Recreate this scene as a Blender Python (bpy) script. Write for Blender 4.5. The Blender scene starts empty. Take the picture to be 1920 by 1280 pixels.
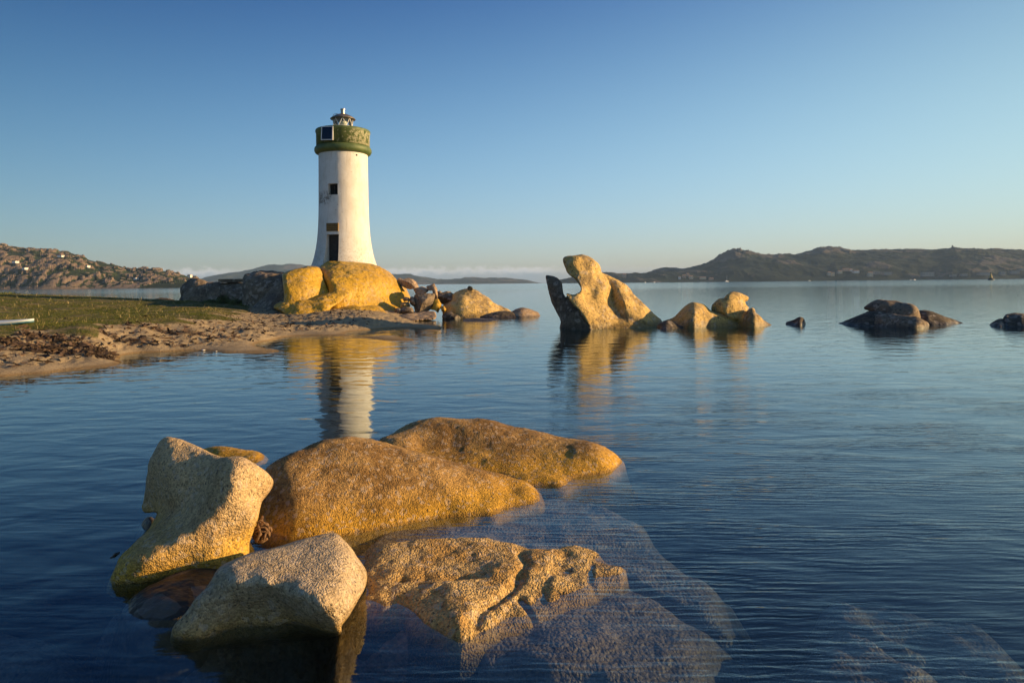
import bpy, bmesh, math, random
import numpy as np
from mathutils import Vector, Matrix
sc = bpy.context.scene
COL = sc.collection
PI = math.pi
# ------------------------------------------------------------------ camera
H = 1.8; ROLL = 0.0098; FPX = 1280.0; CX = 960.0; CY = 531.0
cam_d = bpy.data.cameras.new('camera'); cam = bpy.data.objects.new('camera', cam_d); COL.objects.link(cam)
cam.location = (0, 0, H); cam.rotation_euler = (PI/2, ROLL, 0)
cam_d.lens = 24; cam_d.sensor_width = 36; cam_d.shift_y = (CY-640)/1920.0
cam_d.clip_start = 0.05; cam_d.clip_end = 40000
sc.camera = cam
# ------------------------------------------------------------------ light
SUN_EL = math.radians(12.5); SUN_AZ = math.radians(91)      # azimuth clockwise from the view direction (+Y)
SKY_STR = 0.095; SUN_STR = 4.5
sd = Vector((math.sin(SUN_AZ)*math.cos(SUN_EL), math.cos(SUN_AZ)*math.cos(SUN_EL), math.sin(SUN_EL)))
ld = bpy.data.lights.new('sun', 'SUN'); lo = bpy.data.objects.new('sun', ld); COL.objects.link(lo)
ld.energy = SUN_STR; ld.angle = math.radians(0.5); ld.color = (1.0, 0.67, 0.31)
lo.rotation_euler = (-sd).to_track_quat('-Z', 'Y').to_euler(); lo.location = (60, -10, 30)
sc.view_settings.view_transform = 'Standard'; sc.view_settings.look = 'None'
sc.view_settings.exposure = 0.80; sc.view_settings.gamma = 1
sc.render.engine = 'CYCLES'
cy = sc.cycles
cy.use_denoising = True
try:
    cy.denoiser = 'OPENIMAGEDENOISE'; cy.denoising_input_passes = 'RGB_ALBEDO_NORMAL'; cy.denoising_prefilter = 'ACCURATE'
except Exception: pass
cy.max_bounces = 8; cy.diffuse_bounces = 2; cy.glossy_bounces = 3; cy.transparent_max_bounces = 12; cy.volume_bounces = 0
cy.sample_clamp_indirect = 4.0
cy.caustics_reflective = False; cy.caustics_refractive = False

def nd(nt, typ, **kw):
    n = nt.nodes.new(typ)
    for k, v in kw.items():
        if k.startswith('i_'):
            key = k[2:]
            key = int(key) if key.isdigit() else key.replace('_', ' ')
            n.inputs[key].default_value = v
        else: setattr(n, k, v)
    return n
def L(nt, a, b): nt.links.new(a, b)

w = bpy.data.worlds.new('World'); sc.world = w; w.use_nodes = True
nt = w.node_tree; nt.nodes.clear()
sky = nd(nt, 'ShaderNodeTexSky', sky_type='NISHITA', sun_disc=False, sun_elevation=SUN_EL, sun_rotation=SUN_AZ,
         altitude=0.0, air_density=1.0, dust_density=0.2, ozone_density=4.0)
bg = nd(nt, 'ShaderNodeBackground', i_Strength=SKY_STR); wo = nd(nt, 'ShaderNodeOutputWorld')
# a low bank of clouds just over the horizon
tc = nd(nt, 'ShaderNodeTexCoord'); sep = nd(nt, 'ShaderNodeSeparateXYZ'); L(nt, tc.outputs['Generated'], sep.inputs[0])
mp = nd(nt, 'ShaderNodeMapping'); mp.inputs['Scale'].default_value = (1, 1, 1.7); L(nt, tc.outputs['Generated'], mp.inputs[0])
cn = nd(nt, 'ShaderNodeTexNoise', i_Scale=75.0, i_Detail=6.0, i_Roughness=0.62); L(nt, mp.outputs[0], cn.inputs['Vector'])
cn2 = nd(nt, 'ShaderNodeTexNoise', i_Scale=5.0, i_Detail=2.0); L(nt, tc.outputs['Generated'], cn2.inputs['Vector'])
def math_n(nt, op, a=None, b=None, c=None, clamp=False):
    n = nt.nodes.new('ShaderNodeMath'); n.operation = op; n.use_clamp = clamp
    for i, v in enumerate((a, b, c)):
        if v is None: continue
        if isinstance(v, (int, float)): n.inputs[i].default_value = v
        else: nt.links.new(v, n.inputs[i])
    return n.outputs[0]
def mrange(nt, v, a, b, c, d, smooth=True):
    n = nt.nodes.new('ShaderNodeMapRange'); n.interpolation_type = 'SMOOTHSTEP' if smooth else 'LINEAR'
    n.clamp = True
    nt.links.new(v, n.inputs['Value'])
    for k, x in zip(('From Min', 'From Max', 'To Min', 'To Max'), (a, b, c, d)): n.inputs[k].default_value = x
    return n.outputs[0]
hgt = math_n(nt, 'ADD', sep.outputs[2], math_n(nt, 'MULTIPLY', math_n(nt, 'SUBTRACT', cn.outputs[0], 0.5), 0.022))
top = mrange(nt, hgt, 0.017, 0.026, 1.0, 0.0)
dens = mrange(nt, cn2.outputs[0], 0.42, 0.56, 0.25, 1.0)
fac = math_n(nt, 'MULTIPLY', math_n(nt, 'MULTIPLY', top, dens), 0.72)
edge = mrange(nt, hgt, 0.010, 0.022, 0.0, 1.0)
ccol = nd(nt, 'ShaderNodeMix', data_type='RGBA'); L(nt, edge, ccol.inputs['Factor'])
ccol.inputs[6].default_value = (2.2, 2.7, 3.3, 1); ccol.inputs[7].default_value = (6.0, 5.6, 5.5, 1)
mx = nd(nt, 'ShaderNodeMix', data_type='RGBA'); L(nt, fac, mx.inputs['Factor'])
SKYFIT = ((-0.024, 0.376, -1.028, 4.342, -13.232, 2.768), (-0.145, 0.311, -0.952, 3.995, -10.319, 1.571), (-0.01, 0.237, -1.101, 1.472, -3.751, 0.642))
# tune the clear air: deeper and bluer away from the sun side, as through a polariser
xc = math_n(nt, 'MAXIMUM', math_n(nt, 'MINIMUM', sep.outputs[0], 0.62), -0.62); zc_ = math_n(nt, 'MAXIMUM', math_n(nt, 'MINIMUM', sep.outputs[2], 0.42), 0.0)
tint = nd(nt, 'ShaderNodeCombineColor')
for i, (a_, b_, b2_, c_, d_, x_) in enumerate(SKYFIT):
    e_ = math_n(nt, 'MULTIPLY_ADD', xc, math_n(nt, 'MULTIPLY_ADD', xc, b2_, b_), a_)
    e_ = math_n(nt, 'ADD', e_, math_n(nt, 'MULTIPLY', zc_, math_n(nt, 'MULTIPLY_ADD', zc_, d_, math_n(nt, 'MULTIPLY_ADD', xc, x_, c_))))
    L(nt, math_n(nt, 'POWER', math.e, e_), tint.inputs[i])
skyt = nd(nt, 'ShaderNodeMix', data_type='RGBA', blend_type='MULTIPLY'); skyt.inputs['Factor'].default_value = 1.0
L(nt, sky.outputs[0], skyt.inputs[6]); L(nt, tint.outputs[0], skyt.inputs[7])
L(nt, skyt.outputs[2], mx.inputs[6]); L(nt, ccol.outputs[2], mx.inputs[7])
L(nt, mx.outputs[2], bg.inputs[0]); L(nt, bg.outputs[0], wo.inputs[0])

# ------------------------------------------------------------------ helpers
CR, SR = math.cos(ROLL), math.sin(ROLL)
def P(px, py, Y):
    u = (px-CX)/FPX; v = (CY-py)/FPX
    return np.array((Y*(u*CR+v*SR), Y, H + Y*(-u*SR+v*CR)))
def Z(px, py, z=0.0):
    u = (px-CX)/FPX; v = (CY-py)/FPX
    dz = -u*SR+v*CR
    t = (z-H)/dz
    return np.array((t*(u*CR+v*SR), t, z))
def D(px, Y, z): return np.array(((px-CX)/FPX*Y, Y, z))

def _hash(i, j, k, seed):
    n = (i.astype(np.int64)*374761393 + j.astype(np.int64)*668265263 + k.astype(np.int64)*2147483647 + seed*1274126177) & 0xffffffff
    n = ((n ^ (n >> 13))*1274126177) & 0xffffffff
    n = ((n ^ (n >> 15))*2246822519) & 0xffffffff
    return ((n ^ (n >> 16)) & 0xffff)/65535.0*2-1
def vnoise(p, seed=0):
    p = np.asarray(p, float); i = np.floor(p).astype(np.int64); f = p-i; f = f*f*f*(f*(f*6-15)+10)
    r = 0
    for a in (0, 1):
        for b in (0, 1):
            for c in (0, 1):
                wgt = (f[:, 0] if a else 1-f[:, 0])*(f[:, 1] if b else 1-f[:, 1])*(f[:, 2] if c else 1-f[:, 2])
                r = r+wgt*_hash(i[:, 0]+a, i[:, 1]+b, i[:, 2]+c, seed)
    return r
def fbm(p, oct=4, seed=0, gain=0.5):
    r = 0; a = 1
    for o in range(oct):
        r = r+a*vnoise(np.asarray(p)*2**o+o*17.3, seed+o); a *= gain
    return r
def ridged(p, oct=4, seed=0):
    r = 0; a = 1
    for o in range(oct):
        r = r+a*(1-2*np.abs(vnoise(np.asarray(p)*2**o+o*11.7, seed+o))); a *= 0.5
    return r
def cell(p, seed=0):
    """distance to nearest jittered point, and that cell's random value"""
    p = np.asarray(p, float); i = np.floor(p).astype(np.int64)
    best = np.full(len(p), 9.0); val = np.zeros(len(p))
    for a in (-1, 0, 1):
        for b in (-1, 0, 1):
            ci = i[:, 0]+a; cj = i[:, 1]+b; z0 = ci*0
            qx = ci+0.5+0.42*_hash(ci, cj, z0, seed); qy = cj+0.5+0.42*_hash(ci, cj, z0, seed+7)
            d = np.hypot(p[:, 0]-qx, p[:, 1]-qy); m = d < best
            best = np.where(m, d, best); val = np.where(m, _hash(ci, cj, z0, seed+19), val)
    return best, val
def s3(x, y=0, z=0): return np.stack([x+0*x, y+0*x, z+0*x], 1)

class TPS:
    def __init__(s, X, v, lam=1e-4):
        X = np.asarray(X, float); v = np.asarray(v, float); n = len(X); s.sc = np.ptp(X, 0).max()+1e-9; s.o = X.mean(0)
        X = (X-s.o)/s.sc; s.X = X
        K = s.k(np.linalg.norm(X[:, None]-X[None], axis=2))+lam*np.eye(n)
        Q = np.c_[np.ones(n), X]; A = np.zeros((n+3, n+3)); A[:n, :n] = K; A[:n, n:] = Q; A[n:, :n] = Q.T
        s.w = np.linalg.solve(A, np.r_[v, np.zeros(3)])
    @staticmethod
    def k(r): return np.where(r > 1e-9, r*r*np.log(r+1e-12), 0)
    def __call__(s, Q):
        Q = (np.asarray(Q, float)-s.o)/s.sc; out = np.empty(len(Q)); n = len(s.X)
        for a in range(0, len(Q), 20000):
            q = Q[a:a+20000]
            out[a:a+20000] = s.k(np.linalg.norm(q[:, None]-s.X[None], axis=2))@s.w[:n]+s.w[n]+q@s.w[n+1:]
        return out
def smooth_poly(pts, per=5):
    P_ = np.asarray(pts, float); n = len(P_); out = []
    for i in range(n):
        a, b, c, d = P_[i-1], P_[i], P_[(i+1) % n], P_[(i+2) % n]
        for t in np.arange(per)/per:
            out.append(0.5*((2*b)+(-a+c)*t+(2*a-5*b+4*c-d)*t*t+(-a+3*b-3*c+d)*t**3))
    return np.array(out)
def sdf_poly(U, V, poly):
    q = np.stack([U.ravel(), V.ravel()], 1); best = np.full(len(q), 1e9); ins = np.zeros(len(q), bool); n = len(poly)
    for i in range(n):
        a = poly[i]; b = poly[(i+1) % n]; e = b-a; t = np.clip(((q-a)@e)/(e@e+1e-12), 0, 1)
        dd = np.hypot(*(q-a-t[:, None]*e).T); best = np.minimum(best, dd)
        cnd = ((a[1] > q[:, 1]) != (b[1] > q[:, 1]))
        with np.errstate(divide='ignore', invalid='ignore'):
            xi = (b[0]-a[0])*(q[:, 1]-a[1])/(b[1]-a[1]+1e-15)+a[0]
        ins ^= cnd & (q[:, 0] < xi)
    return np.where(ins, best, -best).reshape(U.shape)
def nets(F):
    """naive surface nets; F > 0 inside. returns vertices in grid units, quads"""
    nx, ny, nz = F.shape; S = F > 0
    cnt = np.zeros((nx-1, ny-1, nz-1)); acc = np.zeros((nx-1, ny-1, nz-1, 3))
    sl = lambda o, n: slice(o, n-1+o)
    for ax in range(3):
        o1, o2 = [a for a in range(3) if a != ax]
        for i in (0, 1):
            for j in (0, 1):
                of = [0, 0, 0]; of[o1] = i; of[o2] = j
                A = F[sl(of[0], nx), sl(of[1], ny), sl(of[2], nz)]; of2 = list(of); of2[ax] = 1
                B = F[sl(of2[0], nx), sl(of2[1], ny), sl(of2[2], nz)]
                m = (A > 0) != (B > 0); t = np.where(m, A/(A-B+(~m)), 0)
                cnt += m
                acc[..., ax] += t; acc[..., o1] += m*i; acc[..., o2] += m*j
    act = cnt > 0; idx = -np.ones(act.shape, np.int64); idx[act] = np.arange(act.sum())
    ijk = np.argwhere(act); V = ijk+acc[act]/cnt[act][:, None]
    quads = []
    for ax in range(3):
        o1, o2 = [(1, 2), (2, 0), (0, 1)][ax]
        s0 = [slice(1, -1)]*3; s0[ax] = slice(0, -1); s1 = [slice(1, -1)]*3; s1[ax] = slice(1, None)
        A = S[tuple(s0)]; B = S[tuple(s1)]; m = A != B
        p = np.argwhere(m); 
        if len(p) == 0: continue
        flip = A[m]
        base = p.copy(); base[:, o1] += 1; base[:, o2] += 1
        def g(d1, d2):
            b = base.copy(); b[:, o1] += d1; b[:, o2] += d2
            return idx[b[:, 0], b[:, 1], b[:, 2]]
        q = np.stack([g(-1, -1), g(0, -1), g(0, 0), g(-1, 0)], 1)
        q[~flip] = q[~flip][:, ::-1]
        quads.append(q)
    return V, np.concatenate(quads)

def tag(o, label=None, cat=None, group=None, kind=None):
    if label: o['label'] = label
    if cat: o['category'] = cat
    if group: o['group'] = group
    if kind: o['kind'] = kind
    return o
def mesh_obj(name, V, F, mat=None, parent=None, smooth=True, attrs=None):
    me = bpy.data.meshes.new(name)
    V = np.asarray(V, float)
    if isinstance(F, np.ndarray):
        k = F.shape[1]; me.vertices.add(len(V)); me.vertices.foreach_set('co', V.ravel())
        me.loops.add(F.size); me.loops.foreach_set('vertex_index', F.ravel().astype(np.int32))
        me.polygons.add(len(F)); me.polygons.foreach_set('loop_start', np.arange(len(F), dtype=np.int32)*k)
        me.update(calc_edges=True)
    else: me.from_pydata([tuple(v) for v in V], [], [tuple(f) for f in F]); me.update()
    if smooth: me.polygons.foreach_set('use_smooth', np.ones(len(me.polygons), bool))
    if mat: me.materials.append(mat)
    for k_, a in (attrs or {}).items():
        at = me.attributes.new(k_, 'FLOAT', 'POINT'); at.data.foreach_set('value', np.asarray(a, float))
    o = bpy.data.objects.new(name, me); COL.objects.link(o)
    if parent: o.parent = parent
    return o
def empty(name, loc, label, cat, group=None):
    o = bpy.data.objects.new(name, None); COL.objects.link(o); o.location = Vector(loc); o.empty_display_size = 0.2
    return tag(o, label, cat, group)
def displace(o, disp):
    """disp(P, N) -> offset along the normal"""
    me = o.data; n = len(me.vertices); co = np.empty(n*3); no = np.empty(n*3)
    me.vertices.foreach_get('co', co); me.vertices.foreach_get('normal', no)
    co = co.reshape(-1, 3); no = no.reshape(-1, 3)
    co = co+no*disp(co, no)[:, None]
    me.vertices.foreach_set('co', co.ravel()); me.update()
class MB:
    def __init__(s): s.v = []; s.f = []
    def add(s, V, F):
        b = len(s.v); s.v += [tuple(v) for v in V]; s.f += [tuple(i+b for i in f) for f in F]; return s
    def box(s, c, d, rz=0, m=None):
        x, y, z = [q/2 for q in d]; V = [(-x, -y, -z), (x, -y, -z), (x, y, -z), (-x, y, -z), (-x, -y, z), (x, -y, z), (x, y, z), (-x, y, z)]
        R = Matrix.Rotation(rz, 4, 'Z') if m is None else m
        V = [R@Vector(v)+Vector(c) for v in V]
        return s.add(V, [(0, 3, 2, 1), (4, 5, 6, 7), (0, 1, 5, 4), (1, 2, 6, 5), (2, 3, 7, 6), (3, 0, 4, 7)])
    def lathe(s, prof, n=48, c=(0, 0, 0), caps=True):
        V = []; F = []
        for r, z in prof:
            for k in range(n): a = 2*PI*k/n; V.append((c[0]+r*math.cos(a), c[1]+r*math.sin(a), c[2]+z))
        for i in range(len(prof)-1):
            for k in range(n): F.append((i*n+k, i*n+(k+1) % n, (i+1)*n+(k+1) % n, (i+1)*n+k))
        if caps: F.append(tuple(range(n))[::-1]); F.append(tuple((len(prof)-1)*n+k for k in range(n)))
        return s.add(V, F)
    def tube(s, pts, r, n=8):
        pts = [Vector(p) for p in pts]; V = []; F = []
        rs = r if hasattr(r, '__len__') else [r]*len(pts)
        for i, p in enumerate(pts):
            t = (pts[min(i+1, len(pts)-1)]-pts[max(i-1, 0)]).normalized()
            a = t.orthogonal().normalized() if i == 0 else (a-t*a.dot(t)).normalized()
            b = t.cross(a)
            for k in range(n): q = 2*PI*k/n; V.append(p+(a*math.cos(q)+b*math.sin(q))*rs[i])
        for i in range(len(pts)-1):
            for k in range(n): F.append((i*n+k, i*n+(k+1) % n, (i+1)*n+(k+1) % n, (i+1)*n+k))
        F.append(tuple(range(n))[::-1]); F.append(tuple((len(pts)-1)*n+k for k in range(n)))
        return s.add(V, F)
    def build(s, name, mat, parent=None, smooth=False): return mesh_obj(name, s.v, s.f, mat, parent, smooth)

# ------------------------------------------------------------------ materials
def new_mat(name):
    m = bpy.data.materials.new(name); m.use_nodes = True; nt = m.node_tree; nt.nodes.clear()
    out = nd(nt, 'ShaderNodeOutputMaterial'); return m, nt, out
def mixc(nt, f, a, b, blend='MIX'):
    n = nd(nt, 'ShaderNodeMix', data_type='RGBA', blend_type=blend)
    if isinstance(f, (int, float)): n.inputs['Factor'].default_value = f
    else: L(nt, f, n.inputs['Factor'])
    for i, v in ((6, a), (7, b)):
        if isinstance(v, (tuple, list)): n.inputs[i].default_value = (*v[:3], 1)
        else: L(nt, v, n.inputs[i])
    return n.outputs[2]
def noise(nt, vec, scale, detail=3, rough=0.5, dist=0.0):
    n = nd(nt, 'ShaderNodeTexNoise', i_Scale=scale, i_Detail=float(detail), i_Roughness=rough, i_Distortion=dist)
    L(nt, vec, n.inputs['Vector']); return n.outputs[0]
def simple(name, col, rough=0.6, metal=0.0, var=0.0, vscale=8.0, bump=0.0):
    m, nt, out = new_mat(name); b = nd(nt, 'ShaderNodeBsdfPrincipled', i_Roughness=rough, i_Metallic=metal)
    if var:
        g = nd(nt, 'ShaderNodeNewGeometry'); nz = noise(nt, g.outputs['Position'], vscale, 4, 0.6)
        f = mrange(nt, nz, 0.35, 0.65, 0, 1)
        L(nt, mixc(nt, f, tuple(c*(1-var) for c in col), tuple(min(1, c*(1+var)) for c in col)), b.inputs['Base Color'])
        if bump:
            bp = nd(nt, 'ShaderNodeBump', i_Strength=1.0, i_Distance=bump); L(nt, nz, bp.inputs['Height']); L(nt, bp.outputs[0], b.inputs['Normal'])
    else: b.inputs['Base Color'].default_value = (*col, 1)
    L(nt, b.outputs[0], out.inputs[0]); return m
def rock_mat(name, light, dark, yellow, grain=90.0, grain_b=0.006, patch=1.5, patch_lo=0.45, patch_hi=0.62, dark_amt=0.8,
             yel_z=(0.05, 0.30), yel_amt=0.8, wet_z=0.03, big_b=0.02, big_s=6.0, speck=0.35):
    """granite: pale coarse grain, dark lichen patches, yellow stain near the waterline, wet dark foot"""
    m, nt, out = new_mat(name); b = nd(nt, 'ShaderNodeBsdfPrincipled', i_Roughness=0.85)
    b.inputs['Specular IOR Level'].default_value = 0.25
    g = nd(nt, 'ShaderNodeNewGeometry'); pos = g.outputs['Position']; sp = nd(nt, 'ShaderNodeSeparateXYZ'); L(nt, pos, sp.inputs[0])
    z = sp.outputs[2]
    n_big = noise(nt, pos, patch, 5, 0.6, 0.3)
    n_mid = noise(nt, pos, patch*7, 4, 0.65)
    zj = math_n(nt, 'ADD', z, math_n(nt, 'MULTIPLY', math_n(nt, 'SUBTRACT', n_big, 0.5), (yel_z[1]-yel_z[0])*1.6))
    pf = math_n(nt, 'ADD', n_big, math_n(nt, 'MULTIPLY', math_n(nt, 'SUBTRACT', n_mid, 0.5), 0.35))
    col = mixc(nt, math_n(nt, 'MULTIPLY', mrange(nt, pf, patch_lo, patch_hi, 0, 1), dark_amt), light, dark)
    yf = math_n(nt, 'MULTIPLY', mrange(nt, zj, yel_z[0], yel_z[1], 1, 0), yel_amt)
    col = mixc(nt, yf, col, yellow)
    vo = nd(nt, 'ShaderNodeTexVoronoi', i_Scale=grain); L(nt, pos, vo.inputs['Vector'])
    vs = nd(nt, 'ShaderNodeSeparateColor'); L(nt, vo.outputs['Color'], vs.inputs[0])
    br = mrange(nt, vs.outputs[0], 0.0, 1.0, 1-speck, 1+speck, False)
    cc = nd(nt, 'ShaderNodeCombineColor')
    for i in range(3): L(nt, br, cc.inputs[i])
    col = mixc(nt, 1.0, col, cc.outputs[0], 'MULTIPLY')
    v2 = nd(nt, 'ShaderNodeTexVoronoi', i_Scale=grain*0.37); L(nt, pos, v2.inputs['Vector']); v2s = nd(nt, 'ShaderNodeSeparateColor'); L(nt, v2.outputs['Color'], v2s.inputs[0])
    col = mixc(nt, mrange(nt, v2s.outputs[0], 0.80, 0.90, 0.0, 0.30), col, (0.62, 0.52, 0.42))
    lich = mrange(nt, noise(nt, pos, patch*3.1, 6, 0.72, 0.8), 0.60, 0.64, 0.0, 0.45)
    col = mixc(nt, lich, col, tuple(c*0.45 for c in dark))
    blk = mrange(nt, vs.outputs[1], 0.93, 0.97, 0.0, 0.65)
    col = mixc(nt, blk, col, (0.035, 0.03, 0.03))
    wf = mrange(nt, z, wet_z*0.3, wet_z*1.3, 0.5, 0.0)
    col = mixc(nt, wf, col, tuple(c*0.35 for c in dark))
    if wet_z > -1:      # dark weed colour below the waterline, also standing in for light lost underwater
        zw = math_n(nt, 'ADD', z, math_n(nt, 'MULTIPLY', math_n(nt, 'SUBTRACT', n_mid, 0.5), 0.12))
        col = mixc(nt, mrange(nt, zw, -0.13, -0.015, 0.93, 0.0), col, (0.035, 0.032, 0.018))
    L(nt, col, b.inputs['Base Color'])
    L(nt, mrange(nt, z, wet_z*0.5, wet_z*1.5, 0.45, 0.88), b.inputs['Roughness'])
    h1 = math_n(nt, 'MULTIPLY', vo.outputs['Distance'], -grain_b*0.9)
    h2 = math_n(nt, 'MULTIPLY', noise(nt, pos, grain*0.45, 3, 0.6), grain_b*2.2)
    h3 = math_n(nt, 'ADD', math_n(nt, 'MULTIPLY', noise(nt, pos, big_s, 5, 0.55), big_b), math_n(nt, 'MULTIPLY', noise(nt, pos, grain*0.2, 4, 0.65), grain_b*1.6))
    hh = math_n(nt, 'ADD', math_n(nt, 'ADD', h1, h2), h3)
    bp = nd(nt, 'ShaderNodeBump', i_Strength=1.0, i_Distance=1.0); L(nt, hh, bp.inputs['Height']); L(nt, bp.outputs[0], b.inputs['Normal'])
    L(nt, b.outputs[0], out.inputs[0]); return m
M = {}
M['pale'] = rock_mat('granite_pale', (0.56, 0.39, 0.20), (0.40, 0.26, 0.12), (0.55, 0.32, 0.035), grain=100, grain_b=0.0062, patch=2.0, yel_z=(0.06, 0.36), yel_amt=0.85, big_b=0.012, wet_z=0.02)
M['pale_front'] = rock_mat('granite_pale_front', (0.55, 0.41, 0.25), (0.38, 0.27, 0.145), (0.34, 0.20, 0.035), grain=95, grain_b=0.0070, patch=2.0, yel_z=(-0.02, 0.20), yel_amt=0.75, big_b=0.012, wet_z=0.02)
M['brown'] = rock_mat('granite_brown', (0.46, 0.27, 0.09), (0.21, 0.11, 0.03), (0.58, 0.31, 0.024), grain=95, grain_b=0.0058, patch=1.6, patch_lo=0.38, patch_hi=0.58, dark_amt=0.88, yel_z=(0.02, 0.22), yel_amt=0.8, big_b=0.014, wet_z=0.02)
M['flat'] = rock_mat('granite_rough', (0.56, 0.37, 0.15), (0.42, 0.23, 0.06), (0.50, 0.31, 0.09), grain=75, grain_b=0.011, patch=3.0, yel_z=(-0.02, 0.05), yel_amt=0.4, big_b=0.03, big_s=9, wet_z=0.008)
M['sub'] = rock_mat('granite_submerged', (0.40, 0.30, 0.21), (0.20, 0.15, 0.10), (0.3, 0.24, 0.16), grain=45, grain_b=0.010, patch=1.1, patch_lo=0.4, patch_hi=0.65, dark_amt=0.7, yel_z=(-0.3, -0.1), yel_amt=0.2, big_b=0.03, wet_z=-5)
M['weed_rock'] = rock_mat('granite_algae', (0.20, 0.17, 0.06), (0.07, 0.06, 0.03), (0.16, 0.13, 0.03), grain=45, grain_b=0.014, patch=4, yel_z=(-0.3, 0), yel_amt=0.4, big_b=0.04, wet_z=-5)
M['far'] = rock_mat('granite_far', (0.57, 0.38, 0.13), (0.22, 0.155, 0.08), (0.40, 0.25, 0.04), grain=18, grain_b=0.01, patch=0.7, patch_lo=0.50, patch_hi=0.60, dark_amt=0.75, yel_z=(0.0, 0.4), yel_amt=0.5, big_b=0.10, big_s=1.6, wet_z=0.22, speck=0.22)
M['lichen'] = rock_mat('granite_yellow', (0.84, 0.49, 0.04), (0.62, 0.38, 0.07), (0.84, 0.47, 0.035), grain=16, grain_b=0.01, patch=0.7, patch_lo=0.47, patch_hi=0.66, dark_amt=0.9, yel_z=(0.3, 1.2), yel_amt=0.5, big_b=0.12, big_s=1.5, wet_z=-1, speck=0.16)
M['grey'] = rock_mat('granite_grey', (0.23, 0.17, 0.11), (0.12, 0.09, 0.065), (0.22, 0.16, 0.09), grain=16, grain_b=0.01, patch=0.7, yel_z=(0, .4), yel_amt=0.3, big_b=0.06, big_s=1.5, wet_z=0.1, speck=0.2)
M['darkrock'] = rock_mat('granite_dark_wet', (0.11, 0.085, 0.06), (0.055, 0.045, 0.035), (0.12, 0.08, 0.03), grain=18, grain_b=0.01, patch=0.9, yel_z=(0, .2), yel_amt=0.3, big_b=0.05, big_s=2, wet_z=0.1)
M['pinkrock'] = rock_mat('granite_pink', (0.42, 0.29, 0.18), (0.22, 0.155, 0.10), (0.42, 0.28, 0.12), grain=18, grain_b=0.01, patch=1.2, yel_z=(0, .4), yel_amt=0.3, big_b=0.05, big_s=2, wet_z=0.1, speck=0.2)

M['finrock'] = rock_mat('granite_shaded_weathered', (0.20, 0.145, 0.095), (0.10, 0.075, 0.055), (0.16, 0.11, 0.05), grain=18, grain_b=0.01, patch=0.8, yel_z=(0, .4), yel_amt=0.4, big_b=0.05, big_s=1.6, wet_z=0.22, speck=0.22)  # fin's dark side: mostly shade put into the colour, with some weathering
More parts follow.
